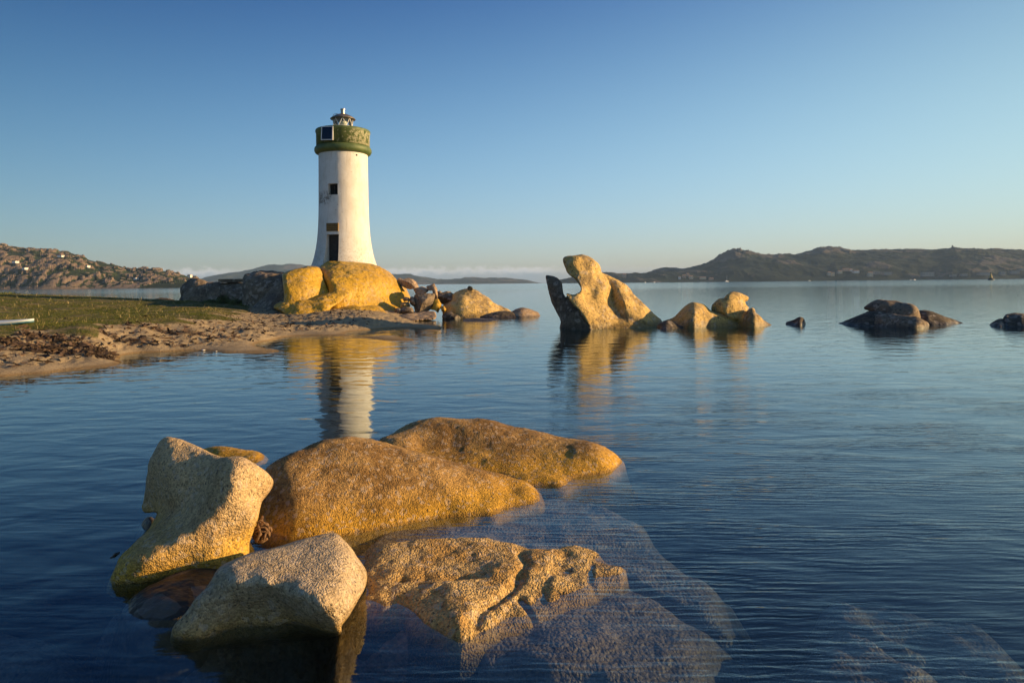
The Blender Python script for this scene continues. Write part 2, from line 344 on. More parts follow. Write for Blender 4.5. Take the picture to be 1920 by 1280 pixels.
# ------------------------------------------------------------------ rock builders
def rfield(fs, r):
    acc = 0
    for f in fs: acc = acc+np.maximum(r-f, 0)**2
    return r-np.sqrt(acc)
def view_rock(name, lobes, mat, label, cat='rock', res=2.0, nz_=(0.05, 2.0, 4), group=None, seed=1, dsteps=1.0, blend=0.0, kindnoise=fbm, holes=(), zmin=None):
    """a solid rock from one or more lobes. Each lobe: outline and front-face depths as they are seen from the shore,
    its own thickness and its rounding; the body is solved as an implicit volume with real depth."""
    allp = np.concatenate([np.asarray(l['poly'], float) for l in lobes])
    u0, v0 = allp.min(0)-3*res; u1, v1 = allp.max(0)+3*res
    U = np.arange(u0, u1, res); V = np.arange(v0, v1, res); GU, GV = np.meshgrid(U, V, indexing='ij')
    Fs = []; ymin = 1e9; ymax = -1e9
    for l in lobes:
        c = np.asarray(l['F'], float)
        F = TPS(c[:, :2], c[:, 2], 1e-3)(np.stack([GU.ravel(), GV.ravel()], 1)).reshape(GU.shape)
        lo_, hi_ = c[:, 2].min(), c[:, 2].max(); pad = (hi_-lo_)*0.35+0.02
        F = np.clip(F, lo_-pad, hi_+pad)
        poly = smooth_poly(l['poly'], 5) if l.get('smooth', True) else np.asarray(l['poly'], float)
        d = sdf_poly(GU, GV, poly)*c[:, 2].mean()/FPX
        Fs.append((F, d, l)); m = d > -0.1
        ymin = min(ymin, F[m].min()); ymax = max(ymax, F[m].max()+l['t'])
    dy = res*0.5*(ymin+ymax)/FPX*dsteps
    Y = np.arange(ymin-3*dy, ymax+3*dy, dy)
    tot = None; own = None; anym = any(l.get('mat') for l in lobes)
    for li, (F, d, l) in enumerate(Fs):
        r = l['r']; Fy = Y[None, None]-F[..., None]; Bk = (F+l['t'])[..., None]-Y[None, None]
        dcl = d
        f = rfield([np.broadcast_to(d[..., None], Fy.shape), Fy, Bk], r)
        if l.get('cuts'):
            rc = np.random.default_rng(l.get('cseed', seed)); pl_ = np.asarray(l['poly'], float); uc, vc = (pl_.max(0)+pl_.min(0))/2; hu, hv = (pl_.max(0)-pl_.min(0))/2*F.mean()/FPX
            yc = float(c_[:, 2].mean())+l['t']/2 if (c_ := np.asarray(l['F'], float)) is not None else 0
            Xm = ((GU-uc)*yc/FPX)[..., None]; Zm = ((vc-GV)*yc/FPX)[..., None]; Ym = (Y-yc)[None, None]
            for _ in range(l['cuts']):
                nv = rc.normal(size=3); nv /= np.linalg.norm(nv); sup = math.sqrt((nv[0]*hu)**2+(nv[1]*l['t']/2)**2+(nv[2]*hv)**2)
                pf_ = sup*rc.uniform(.84, 1.02)-(Xm*nv[0]+Ym*nv[1]+Zm*nv[2])
                f = np.minimum(f, pf_)
        if tot is None:
            tot = f
            if anym: own = np.zeros(f.shape, np.int8)
        elif blend > 0:
            h = np.clip(0.5+0.5*(f-tot)/blend, 0, 1); tot = tot*(1-h)+f*h+blend*h*(1-h)
        else:
            if anym: own[f > tot] = li
            tot = np.maximum(tot, f)
    Vv, Q = nets(tot.astype(np.float32))
    pu = u0+Vv[:, 0]*res; pv = v0+Vv[:, 1]*res; py = Y[0]+Vv[:, 2]*dy
    a = (pu-CX)/FPX; b = (CY-pv)/FPX
    W = np.stack([py*(a*CR+b*SR), py, H+py*(-a*SR+b*CR)], 1)
    o = mesh_obj(name, W, Q, mat)
    if own is not None:
        ix = np.clip(np.round(Vv).astype(int), 0, np.array(own.shape)-1); ow = own[ix[:, 0], ix[:, 1], ix[:, 2]]; mats = [None]
        for li, l in enumerate(lobes):
            if l.get('mat'): o.data.materials.append(l['mat']); mats.append(li)
        pm = ow[Q[:, 0]]; mi = np.zeros(len(Q), np.int32)
        for k_ in range(1, len(mats)): mi[pm == mats[k_]] = k_
        o.data.polygons.foreach_set('material_index', mi)
    # orientation check
    me = o.data; n = len(me.vertices); no = np.empty(n*3); me.vertices.foreach_get('normal', no); no = no.reshape(-1, 3)
    k = np.argmin(W[:, 1])
    if no[k, 1] > 0:
        me.flip_normals(); me.update()
    if nz_: displace(o, lambda p, nn: nz_[0]*kindnoise(p*nz_[1], nz_[2], seed))
    return tag(o, label, cat, group)

def height_rock(name, outline, tops, mat, label, cat='rock', res=0.02, ring=((0.12, -0.15), (0.45, -0.6)), nz_=(0.012, 4, 4), zlo=-0.55,
                group=None, seed=3, lam=8e-4, extra=None, kind=None, steep=2.4):
    O = np.array([Z(*q) if len(q) == 2 else D(*q) for q in outline])
    pts = [tuple(o) for o in O]
    cen = O.mean(0)
    area = 0.5*sum(O[i-1, 0]*O[i, 1]-O[i, 0]*O[i-1, 1] for i in range(len(O))); sg = 1 if area > 0 else -1
    for dd, zz in ring:
        for i in range(len(O)):
            e = O[(i+1) % len(O)]-O[i-1]; nrm = np.array((e[1], -e[0]))*sg; nrm /= np.linalg.norm(nrm)+1e-9
            pts.append((O[i, 0]+nrm[0]*dd, O[i, 1]+nrm[1]*dd, zz))
    for q in tops: pts.append(tuple(q) if len(q) == 4 and False else tuple(P(*q)) if not isinstance(q, np.ndarray) else tuple(q))
    A = np.array(pts)
    # keep ring points out of the body
    f = TPS(A[:, :2], A[:, 2], lam)
    m = ring[-1][0]
    X = np.arange(O[:, 0].min()-m, O[:, 0].max()+m, res); Yy = np.arange(O[:, 1].min()-m, O[:, 1].max()+m, res)
    GX, GY = np.meshgrid(X, Yy, indexing='ij'); q = np.stack([GX.ravel(), GY.ravel()], 1)
    z = f(q)
    d = sdf_poly(GX, GY, smooth_poly(O[:, :2], 3)).ravel()
    z = np.where(d < 0, np.minimum(z, d*0.5+0.0), z)          # never rises again outside its outline
    z = z+steep*np.clip(d+0.03, -1, 0)                       # flanks drop away below the waterline
    if extra: z = extra(q, z, d)
    zz = z+nz_[0]*fbm(s3(q[:, 0], q[:, 1], z)*nz_[1], nz_[2], seed)
    nx, ny = GX.shape; keep = (z > zlo).reshape(nx, ny)
    c = keep[:-1, :-1] | keep[1:, :-1] | keep[1:, 1:] | keep[:-1, 1:]
    idx = np.arange(nx*ny).reshape(nx, ny)
    Q = np.stack([idx[:-1, :-1][c], idx[1:, :-1][c], idx[1:, 1:][c], idx[:-1, 1:][c]], 1)
    used = np.unique(Q); rm = -np.ones(nx*ny, int); rm[used] = np.arange(len(used))
    Wv = np.stack([q[:, 0], q[:, 1], np.maximum(zz, zlo)], 1)[used]
    o = mesh_obj(name, Wv, rm[Q], mat)
    return tag(o, label, cat, group, kind)
def zoomer(ox, oy, s): return lambda *pts: [(ox+a/s, oy+b/s, *c) for a, b, *c in pts]
# ------------------------------------------------------------------ water, seabed
def water_mat():
    m, nt, out = new_mat('sea_water')
    g = nd(nt, 'ShaderNodeNewGeometry'); pos = g.outputs['Position']
    def mapped(rz, sx, sy, loc=(0, 0, 0)):
        mp = nd(nt, 'ShaderNodeMapping'); mp.inputs['Rotation'].default_value = (0, 0, rz); mp.inputs['Scale'].default_value = (sx, sy, 1)
        mp.inputs['Location'].default_value = loc; L(nt, pos, mp.inputs[0]); return mp.outputs[0]
    sp = nd(nt, 'ShaderNodeSeparateXYZ'); L(nt, pos, sp.inputs[0])
    big = noise(nt, mapped(0.2, 0.22, 0.35), 1.0, 2, 0.5)
    # calm at the left and in the lee of the rocks, wind ripples to the right and near the shore
    x = math_n(nt, 'ADD', sp.outputs[0], math_n(nt, 'MULTIPLY', sp.outputs[1], 0.05))
    amt = mrange(nt, math_n(nt, 'ADD', x, math_n(nt, 'MULTIPLY', math_n(nt, 'SUBTRACT', big, 0.5), 5.0)), -2.5, 2.5, 0.22, 1.0)
    lee = mrange(nt, math_n(nt, 'ADD', sp.outputs[1], math_n(nt, 'MULTIPLY', big, 5.0)), 9.0, 18.0, 1.0, 0.22)
    amt = math_n(nt, 'MULTIPLY', amt, lee)
    patch = mrange(nt, noise(nt, mapped(-0.35, 0.5, 1.6, (3, 1, 0)), 1.0, 3, 0.6), 0.35, 0.65, 0.30, 1.25)
    def wave(rz, lam, dist, dscale, det=2.0, stretch=0.25):
        wv = nd(nt, 'ShaderNodeTexWave', wave_type='BANDS', bands_direction='Y', wave_profile='SIN')
        wv.inputs['Scale'].default_value = 1.0/lam*0.314; wv.inputs['Distortion'].default_value = dist
        wv.inputs['Detail'].default_value = det; wv.inputs['Detail Scale'].default_value = dscale; wv.inputs['Detail Roughness'].default_value = 0.55
        L(nt, mapped(rz, stretch, 1.0), wv.inputs['Vector']); return wv.outputs['Fac']
    r1 = wave(0.30, 0.085, 9.0, 1.1, 4.0, 0.30); r2 = wave(-0.04, 0.052, 9.0, 1.6, 4.0, 0.30)
    rip = math_n(nt, 'ADD', math_n(nt, 'MULTIPLY', r1, 0.0015), math_n(nt, 'MULTIPLY', r2, 0.0009))
    rn = noise(nt, mapped(0.22, 5.0, 15.0), 1.0, 4, 0.62, 0.4)
    rip = math_n(nt, 'ADD', rip, math_n(nt, 'MULTIPLY', rn, 0.0030))
    rip = math_n(nt, 'MULTIPLY', math_n(nt, 'MULTIPLY', rip, amt), patch)
    sw1 = noise(nt, mapped(0.12, 1.5, 2.7), 1.0, 2, 0.45, 0.3)
    sw2 = noise(nt, mapped(-0.25, 0.25, 0.9, (5, 2, 0)), 1.0, 2, 0.5)
    sw = math_n(nt, 'ADD', math_n(nt, 'MULTIPLY', sw1, 0.0150), math_n(nt, 'MULTIPLY', sw2, 0.009))
    hh = math_n(nt, 'ADD', rip, sw)
    bp = nd(nt, 'ShaderNodeBump', i_Strength=1.0, i_Distance=1.0); L(nt, hh, bp.inputs['Height'])
    fr = nd(nt, 'ShaderNodeFresnel', i_IOR=1.55); L(nt, bp.outputs[0], fr.inputs['Normal'])
    # the surface is drawn unrefracted, so light may leave the water at any angle: same Fresnel curve from both sides
    L(nt, mrange(nt, g.outputs['Backfacing'], 0, 1, 1.55, 1/1.55, False), fr.inputs['IOR'])
    gl = nd(nt, 'ShaderNodeBsdfGlossy', i_Roughness=0.0); L(nt, mrange(nt, sp.outputs[1], 40.0, 250.0, 0.0, 0.09), gl.inputs['Roughness']); L(nt, bp.outputs[0], gl.inputs['Normal'])
    gl.inputs['Color'].default_value = (0.88, 0.96, 1, 1)
    tr = nd(nt, 'ShaderNodeBsdfTransparent'); tr.inputs['Color'].default_value = (0.93, 0.97, 0.98, 1)
    ms = nd(nt, 'ShaderNodeMixShader'); L(nt, fr.outputs[0], ms.inputs[0]); L(nt, tr.outputs[0], ms.inputs[1]); L(nt, gl.outputs[0], ms.inputs[2])
    L(nt, ms.outputs[0], out.inputs[0])
    va = nd(nt, 'ShaderNodeVolumeAbsorption', i_Density=1.5); va.inputs['Color'].default_value = (0.42, 0.52, 0.56, 1)
    L(nt, va.outputs[0], out.inputs['Volume'])
    return m
M['water'] = water_mat()
FAR = 15000.0; SIDE = 14000.0
b = MB(); b.box((0, FAR/2-50, -3.0), (2*SIDE, FAR+100, 6.0)); tag(b.build('sea', M['water']), kind='structure')
def seabed_mat():
    m, nt, out = new_mat('seabed_sand'); bs = nd(nt, 'ShaderNodeBsdfPrincipled', i_Roughness=0.95)
    g = nd(nt, 'ShaderNodeNewGeometry'); p = g.outputs['Position']
    n1 = noise(nt, p, 1.3, 6, 0.65, 0.5); n2 = noise(nt, p, 14, 4, 0.7)
    c = mixc(nt, mrange(nt, n1, 0.42, 0.62, 0, 1), (0.07, 0.085, 0.08), (0.22, 0.22, 0.18))
    c = mixc(nt, mrange(nt, n2, 0.35, 0.7, 0, 0.6), c, (0.03, 0.035, 0.03)); L(nt, c, bs.inputs['Base Color'])
    bp = nd(nt, 'ShaderNodeBump', i_Strength=1.0, i_Distance=0.08); L(nt, n2, bp.inputs['Height']); L(nt, bp.outputs[0], bs.inputs['Normal'])
    L(nt, bs.outputs[0], out.inputs[0]); return m
M['seabed'] = seabed_mat()
def grid_xy(X, Yy, zf):
    GX, GY = np.meshgrid(X, Yy, indexing='ij'); q = np.stack([GX.ravel(), GY.ravel()], 1); z = zf(q)
    nx, ny = GX.shape; idx = np.arange(nx*ny).reshape(nx, ny)
    Q = np.stack([idx[:-1, :-1], idx[1:, :-1], idx[1:, 1:], idx[:-1, 1:]], -1).reshape(-1, 4)
    return np.stack([q[:, 0], q[:, 1], z], 1), Q
X = np.r_[-13900, -3000, -600, -120, np.linspace(-40, 40, 161), 120, 600, 3000, 13900]
Yy = np.r_[-45, -20, np.linspace(-4, 60, 129), 120, 400, 1500, 5000, 14900]
def sbz(q):
    dep = -1.1-0.035*np.clip(q[:, 1]-3, 0, 70)-0.15*np.clip(q[:, 0]-2, 0, 10)*0.4
    return np.maximum(dep+0.22*fbm(s3(q[:, 0], q[:, 1])*0.6, 4, 5), -5.2)
V_, Q_ = grid_xy(X, Yy, sbz); tag(mesh_obj('seabed', V_, Q_, M['seabed']), kind='structure')

# ------------------------------------------------------------------ beach and grassy spit
def ground_mat():
    m, nt, out = new_mat('beach_ground'); bs = nd(nt, 'ShaderNodeBsdfPrincipled', i_Roughness=0.95); bs.inputs['Specular IOR Level'].default_value = 0.15
    g = nd(nt, 'ShaderNodeNewGeometry'); p = g.outputs['Position']; sp = nd(nt, 'ShaderNodeSeparateXYZ'); L(nt, p, sp.inputs[0])
    ag = nd(nt, 'ShaderNodeAttribute', attribute_name='grass'); aw = nd(nt, 'ShaderNodeAttribute', attribute_name='wrack')
    n1 = noise(nt, p, 2.2, 5, 0.65); n2 = noise(nt, p, 12, 4, 0.7); n3 = noise(nt, p, 60, 3, 0.6)
    sand = mixc(nt, mrange(nt, n1, 0.35, 0.65, 0, 1), (0.42, 0.32, 0.195), (0.33, 0.25, 0.15))
    sand = mixc(nt, mrange(nt, n3, 0.5, 0.75, 0, 0.5), sand, (0.20, 0.14, 0.085))
    wk = mrange(nt, math_n(nt, 'ADD', aw.outputs['Fac'], math_n(nt, 'MULTIPLY', math_n(nt, 'SUBTRACT', n2, 0.5), 1.2)), 0.35, 0.75, 0, 1)
    sand = mixc(nt, wk, sand, (0.085, 0.055, 0.035))
    gr = mixc(nt, mrange(nt, n2, 0.35, 0.65, 0, 1), (0.07, 0.085, 0.02), (0.13, 0.12, 0.035))
    gr = mixc(nt, mrange(nt, n1, 0.44, 0.62, 0, 0.85), gr, (0.25, 0.18, 0.095))
    gf = mrange(nt, math_n(nt, 'ADD', ag.outputs['Fac'], math_n(nt, 'MULTIPLY', math_n(nt, 'SUBTRACT', n2, 0.5), 1.0)), 0.4, 0.6, 0, 1)
    c = mixc(nt, gf, sand, gr)
    wet = mrange(nt, sp.outputs[2], 0.015, 0.06, 0.6, 0.0)
    c = mixc(nt, wet, c, (0.20, 0.115, 0.035))
    L(nt, c, bs.inputs['Base Color'])
    bp = nd(nt, 'ShaderNodeBump', i_Strength=1.0, i_Distance=0.05); L(nt, math_n(nt, 'ADD', n2, math_n(nt, 'MULTIPLY', n3, 0.3)), bp.inputs['Height']); L(nt, bp.outputs[0], bs.inputs['Normal'])
    L(nt, bs.outputs[0], out.inputs[0]); return m
M['ground'] = ground_mat()
BP = []
for px, py in ((-420, 775), (-260, 748), (-130, 728), (0, 708), (80, 701), (150, 693), (225, 684), (300, 676), (420, 663), (540, 648), (660, 634), (730, 627), (790, 620), (835, 612)): BP.append(Z(px, py, 0.0))
for px, py in ((-260, 775), (-130, 750), (0, 728), (150, 712), (300, 692), (420, 677), (540, 661), (660, 645), (760, 636), (850, 622), (890, 606)): BP.append(Z(px, py, -0.16))
for px, py in ((-260, 860), (0, 800), (300, 740), (540, 700), (720, 665), (860, 640), (960, 610)): BP.append(Z(px, py, -0.9))
for px, py, z in ((-200, 690, .35), (0, 685, .12), (0, 670, .26), (0, 650, .40), (100, 665, .22), (100, 645, .36), (200, 655, .20), (200, 640, .32), (300, 645, .20), (300, 628, .33), (400, 645, .12), (400, 630, .24), (400, 612, .36),
                  (500, 630, .14), (500, 612, .26), (600, 622, .10), (600, 608, .22), (700, 612, .12), (780, 604, .1)): BP.append(Z(px, py, z))
for px, py, z in ((-200, 640, .62), (0, 634, .58), (80, 624, .60), (180, 622, .58), (280, 612, .58), (340, 606, .60), (395, 596, .62), (0, 615, .66), (100, 605, .70), (200, 598, .72), (300, 590, .70), (400, 585, .66), (450, 580, .62), (470, 590, .40), (480, 600, .3),
                  (0, 580, .82), (150, 578, .82), (300, 577, .76), (-200, 590, .9)): BP.append(Z(px, py, z))
for px, Y, z in ((-200, 60, 1.15), (0, 62, 1.02), (40, 60, .94), (100, 57, .86), (200, 54, .76), (300, 50, .68), (400, 46, .66), (480, 42, .6), (560, 42, .5), (650, 43, .5), (750, 42, .3), (800, 40, .05),
                 (-200, 72, .3), (0, 72, .2), (100, 68, 0), (200, 64, -.1), (300, 60, -.2), (400, 56, -.2), (500, 54, -.2), (600, 54, -.3), (700, 50, -.3), (800, 46, -.4), (850, 38, -.3),
                 (-200, 85, -1.2), (0, 85, -1.2), (200, 80, -1.2), (400, 75, -1.2), (600, 70, -1.2), (800, 62, -1.2), (950, 45, -1.2)): BP.append(D(px, Y, z))
BP = np.array(BP)
def warp(q): return np.stack([q[:, 0]/q[:, 1]*1.0, np.log(q[:, 1])*0.55], 1)
bt = TPS(warp(BP[:, :2]), BP[:, 2], 2e-4)
def base_z(q): return bt(warp(np.asarray(q, float)[:, :2]))
def land_attr(q, z0):
    """grass cover and wrack cover of the land, 0..1"""
    px = CX+q[:, 0]/q[:, 1]*FPX
    gr = np.clip((z0-0.50+0.15*fbm(s3(q[:, 0], q[:, 1])*0.7, 3, 31))/0.10, 0, 1)
    gr *= np.clip((480-px)/25, 0, 1)
    wr = np.zeros(len(q))
    for (a, b_, sx, sy, am, rot) in wrack_spots:
        c = Z(a, b_, 0.3); dx = q[:, 0]-c[0]; dy = q[:, 1]-c[1]; cr, sr = math.cos(rot), math.sin(rot)
        wr = np.maximum(wr, am*np.exp(-((dx*cr+dy*sr)/sx)**2-((-dx*sr+dy*cr)/sy)**2))
    return gr, wr
wrack_spots = [(45, 648, 1.5, .35, 1., .0), (110, 655, 1.3, .4, 1., .1), (165, 650, 1.6, .3, .85, .1), (150, 638, 1.0, .25, .8, .0), (210, 655, 1.0, .22, .9, 0), (230, 638, 1.8, .3, .65, .1), (330, 628, 2.2, .35, .6, .1),
               (0, 655, 1.2, .3, .9, 0), (60, 640, 1.2, .3, .7, 0), (400, 626, 1.8, .3, .5, .1), (270, 615, 1.6, .5, .5, 0), (520, 618, 2.0, .3, .4, 0)]
def land_z(q):
    z0 = base_z(q); gr, wr = land_attr(q, z0); sandm = np.clip(z0/0.08, 0, 1)*(1-gr)
    # footprints and wind-blown hummocks in the sand
    d, v = cell(np.stack([q[:, 0]*2.3, q[:, 1]*1.5], 1), 3); pit = -np.exp(-(d/0.34)**2)*(v > -0.55)
    d2, v2 = cell(np.stack([q[:, 0]*4.3, q[:, 1]*2.9], 1), 9); pit2 = -np.exp(-(d2/0.32)**2)*(v2 > -0.2)
    up = np.clip((z0-0.07)/0.08, 0, 1)
    z = z0+sandm*up*(0.045*pit+0.045*pit2+0.024*fbm(s3(q[:, 0], q[:, 1])*1.6, 4, 8))+0.03*gr*fbm(s3(q[:, 0], q[:, 1])*1.2, 4, 12)
    z += 0.006*fbm(s3(q[:, 0], q[:, 1])*1.0, 3, 15)
    # broken bank at the end of the turf
    z += wr*0.05*np.abs(fbm(s3(q[:, 0], q[:, 1])*4, 3, 44))
    return z, gr, wr
S_ = np.linspace((-330-CX)/FPX, (975-CX)/FPX, 760); Ly = np.linspace(math.log(9.5), math.log(88), 430)
GS, GL = np.meshgrid(S_, Ly, indexing='ij'); gy = np.exp(GL).ravel(); gx = GS.ravel()*gy
q = np.stack([gx, gy], 1); lz, lgr, lwr = land_z(q); lz = np.where(lz < -0.6, -0.6+(lz+0.6)*2.6, lz); _p = CX+q[:, 0]/q[:, 1]*FPX; lz = lz-np.clip((_p-760)/200, 0, 1)**2*3.0*np.clip((-0.10-lz)/0.3, 0, 1); lz = np.maximum(lz, -3.4)
nx, ny = GS.shape; idx = np.arange(nx*ny).reshape(nx, ny)
Q = np.stack([idx[:-1, :-1], idx[1:, :-1], idx[1:, 1:], idx[:-1, 1:]], -1).reshape(-1, 4)
Q = Q[(lz[Q] > -3.3).any(1)]
used = np.unique(Q); rm = -np.ones(nx*ny, int); rm[used] = np.arange(len(used))
tag(mesh_obj('beach_terrain', np.stack([gx, gy, lz], 1)[used], rm[Q], M['ground'], attrs={'grass': lgr[used], 'wrack': lwr[used]}), kind='structure')

# ------------------------------------------------------------------ distant hills
def hill_mat(name, rock, scrub, rock_amt, scale, shade=1.0):
    m, nt, out = new_mat(name); bs = nd(nt, 'ShaderNodeBsdfPrincipled', i_Roughness=0.95); bs.inputs['Specular IOR Level'].default_value = 0.1
    g = nd(nt, 'ShaderNodeNewGeometry'); p = g.outputs['Position']
    ar = nd(nt, 'ShaderNodeAttribute', attribute_name='rock')
    n2 = noise(nt, p, scale*3, 4, 0.7); n3 = noise(nt, p, scale*0.8, 4, 0.6)
    f = mrange(nt, math_n(nt, 'ADD', ar.outputs['Fac'], math_n(nt, 'MULTIPLY', math_n(nt, 'SUBTRACT', n2, 0.5), 0.9)), 0.42, 0.58, 0, rock_amt)
    sc_ = mixc(nt, mrange(nt, n3, 0.35, 0.65, 0, 1), scrub, tuple(c*1.7 for c in scrub))
    rk = mixc(nt, mrange(nt, n3, 0.35, 0.65, 0, 1), rock, tuple(c*0.7 for c in rock))
    c = mixc(nt, f, sc_, rk); L(nt, c, bs.inputs['Base Color'])
    bp = nd(nt, 'ShaderNodeBump', i_Strength=1.0, i_Distance=1.2/scale*0.05); L(nt, n2, bp.inputs['Height']); L(nt, bp.outputs[0], bs.inputs['Normal'])
    L(nt, bs.outputs[0], out.inputs[0]); return m
HILLS = {}
def hills(name, ridge, Y0, Y1, mat, amp, fscale, rockf, nu=500, nt_=70, seed=2, shore_drop=-3, prof=0.8, label=None):
    ridge = np.array(ridge, float); px = np.linspace(ridge[0, 0], ridge[-1, 0], nu); py = np.interp(px, ridge[:, 0], ridge[:, 1])
    T = np.r_[np.linspace(0, 1, nt_), 1.15, 1.4]
    GP, GT = np.meshgrid(px, T, indexing='ij'); PYm = np.repeat(py[:, None], len(T), 1)
    Yd = Y0+(Y1-Y0)*GT
    Yshore = Yd+0.06*(Y1-Y0)*vnoise(s3(GP.ravel()*0.011), seed).reshape(GP.shape)*(1-np.clip(GT, 0, 1))
    ker = np.exp(-(np.arange(-60, 61)/13.)**2); ker /= ker.sum(); pys = np.convolve(np.pad(py, 60, mode='edge'), ker, 'valid'); w4 = np.clip(GT, 0, 1)**3; PYm = PYm*w4+pys[:, None]*(1-w4)
    u = (GP-CX)/FPX; v = (CY-PYm)/FPX; zc = H+Y1*(-u*SR+v*CR)
    tt = np.clip(GT, 0, 1)
    z = shore_drop+(np.maximum(zc, 1)-shore_drop)*np.sin(tt**prof*PI/2)
    back = np.clip(GT-1, 0, 1); z = z-back*np.maximum(zc, 1)*2.0
    x = u*Yshore
    pts = np.stack([x.ravel(), Yshore.ravel(), z.ravel()*1.5], 1)
    env = (np.clip(z/12, 0, 1)*(1-0.75*np.clip((GT-0.8)/0.2, 0, 1))).ravel()
    rk, dz = rockf(pts, tt.ravel(), zc.ravel(), GP.ravel())
    z = z.ravel()+env*(amp*fbm(pts*fscale, 4, seed)+dz)
    V = np.stack([x.ravel(), Yshore.ravel(), z], 1); nx, ny = GP.shape; idx = np.arange(nx*ny).reshape(nx, ny)
    Q = np.stack([idx[:-1, :-1], idx[1:, :-1], idx[1:, 1:], idx[:-1, 1:]], -1).reshape(-1, 4)
    o = mesh_obj(name, V, Q, mat, attrs={'rock': rk}); tag(o, kind='structure')
    HILLS[name] = (V.reshape(nx, ny, 3), px)
    return o
def on_hill(name, px, py):
    """point of a hill that shows at a pixel"""
    V, pxs = HILLS[name]; i = int(np.clip(np.searchsorted(pxs, px), 1, len(pxs)-2)); col = V[i]
    vy = CY-FPX*((col[:, 2]-H)/col[:, 1])/CR-(px-CX)*SR     # its picture row
    k = np.argmax(vy <= py) if (vy <= py).any() else len(vy)-3
    return col[max(k, 1)]
M['hill_near'] = hill_mat('hill_boulders', (0.27, 0.195, 0.135), (0.022, 0.030, 0.012), 1.0, 0.10)
M['hill_far'] = hill_mat('hill_scrub', (0.125, 0.105, 0.09), (0.011, 0.017, 0.011), 0.9, 0.03)
M['hill_haze'] = hill_mat('hill_remote', (0.18, 0.14, 0.12), (0.02, 0.026, 0.02), 0.7, 0.012)
def rock_left(p, t, zc, px):
    d, v = cell(p[:, :2]*np.array((1/13., 1/22.)), 21); d2, v2 = cell(p[:, :2]*np.array((1/6., 1/10.)), 23)
    cl = fbm(p*np.array((1/60., 1/90., 1/60.)), 3, 5)
    rk = (v > 0.38-1.0*cl)*np.clip(1.15-1.5*d, 0, 1); rk2 = (v2 > 0.42-1.0*cl)*np.clip(1.2-1.5*d2, 0, 1)
    shore = np.clip(1-t*9, 0, 1)*0.75
    return np.clip(np.maximum.reduce([rk, rk2*0.9, shore]), 0, 1), 5.0*np.sqrt(np.clip(1-1.6*d*d, 0, 1))*(rk > .1)+2.6*np.sqrt(np.clip(1-1.6*d2*d2, 0, 1))*(rk2 > .1)
hills('hill_left', [(-160, 452), (-60, 458), (0, 463), (7, 463), (28, 467), (59, 472), (87, 474), (109, 476), (136, 477), (150, 483), (157, 481), (162, 487), (186, 492), (210, 498), (232, 506), (250, 511), (267, 510), (293, 510), (324, 514), (341, 519), (359, 522), (378, 530), (400, 540)],
      900, 1250, M['hill_near'], 3.0, 1/40., rock_left, nu=1000, nt_=110, seed=4, prof=0.9)
def rock_right(p, t, zc, px):
    n = fbm(p/90., 4, 77); cliff = np.exp(-((px-1372)/42)**2)*np.clip((t-0.3)/0.15, 0, 1)*1.3+0.4*np.exp(-((px-1545)/60)**2)*(t > .5)+0.25*np.exp(-((px-1830)/60)**2)*(t > .3)
    r = ridged(p/np.array((45., 45., 150.)), 4, 9)
    rk = np.clip(0.06+cliff*0.45+0.5*n+0.25*np.clip(r, -1, 1), 0, 1)
    return rk, 10*cliff*r+4*n+3*np.clip(r, 0, 2)
hills('hill_right', [(1046, 529), (1058, 525), (1072, 522), (1085, 524), (1100, 521), (1124, 513), (1137, 511), (1149, 512), (1162, 516), (1176, 516), (1189, 513), (1210, 517), (1220, 512), (1232, 508), (1253, 506), (1278, 506), (1303, 501), (1328, 495), (1345, 489), (1357, 480), (1366, 477), (1380, 475), (1391, 472), (1402, 472), (1408, 478), (1425, 480), (1441, 481),
      (1453, 483), (1466, 479), (1491, 481), (1515, 479), (1525, 474), (1538, 470), (1577, 471), (1598, 474), (1625, 473), (1653, 471), (1690, 470), (1736, 471), (1765, 469), (1778, 468), (1790, 465), (1804, 469), (1841, 470), (1878, 472), (1903, 470), (1920, 471), (1990, 474), (2080, 480)],
      2200, 3000, M['hill_far'], 7.0, 1/110., rock_right, nu=900, nt_=90, seed=6)
def rock_far(p, t, zc, px):
    n = fbm(p/200., 4, 7); return np.clip(0.35+0.4*n+0.5*(t < 0.12), 0, 1), 12*ridged(p/260., 3, 4)-4
hills('hill_middle', [(352, 530), (382, 522), (411, 515), (436, 513), (457, 510), (476, 506), (496, 503), (504, 500), (518, 499), (531, 501), (551, 498), (568, 500), (586, 501), (620, 504), (680, 512), (730, 518), (757, 515), (770, 514), (776, 517), (800, 521), (820, 524), (832, 526), (845, 526), (864, 524), (872, 520), (891, 521), (920, 524), (935, 524), (951, 524), (960, 526), (985, 528), (1010, 530), (1030, 532)],
      4300, 5600, M['hill_haze'], 10, 1/300., rock_far, nu=500, nt_=30, seed=8, shore_drop=-3)

# ------------------------------------------------------------------ air
def haze():
    m, nt, out = new_mat('haze'); v = nd(nt, 'ShaderNodeVolumePrincipled', i_Density=HAZE); v.inputs['Color'].default_value = (0.48, 0.70, 1.0, 1)
    L(nt, v.outputs[0], out.inputs['Volume'])
    b = MB(); b.box((0, FAR/2-50, 80-3.5), (2*SIDE+40, FAR+140, 160+7)); tag(b.build('haze', m), kind='stuff')
HAZE = 0.8e-4
haze()
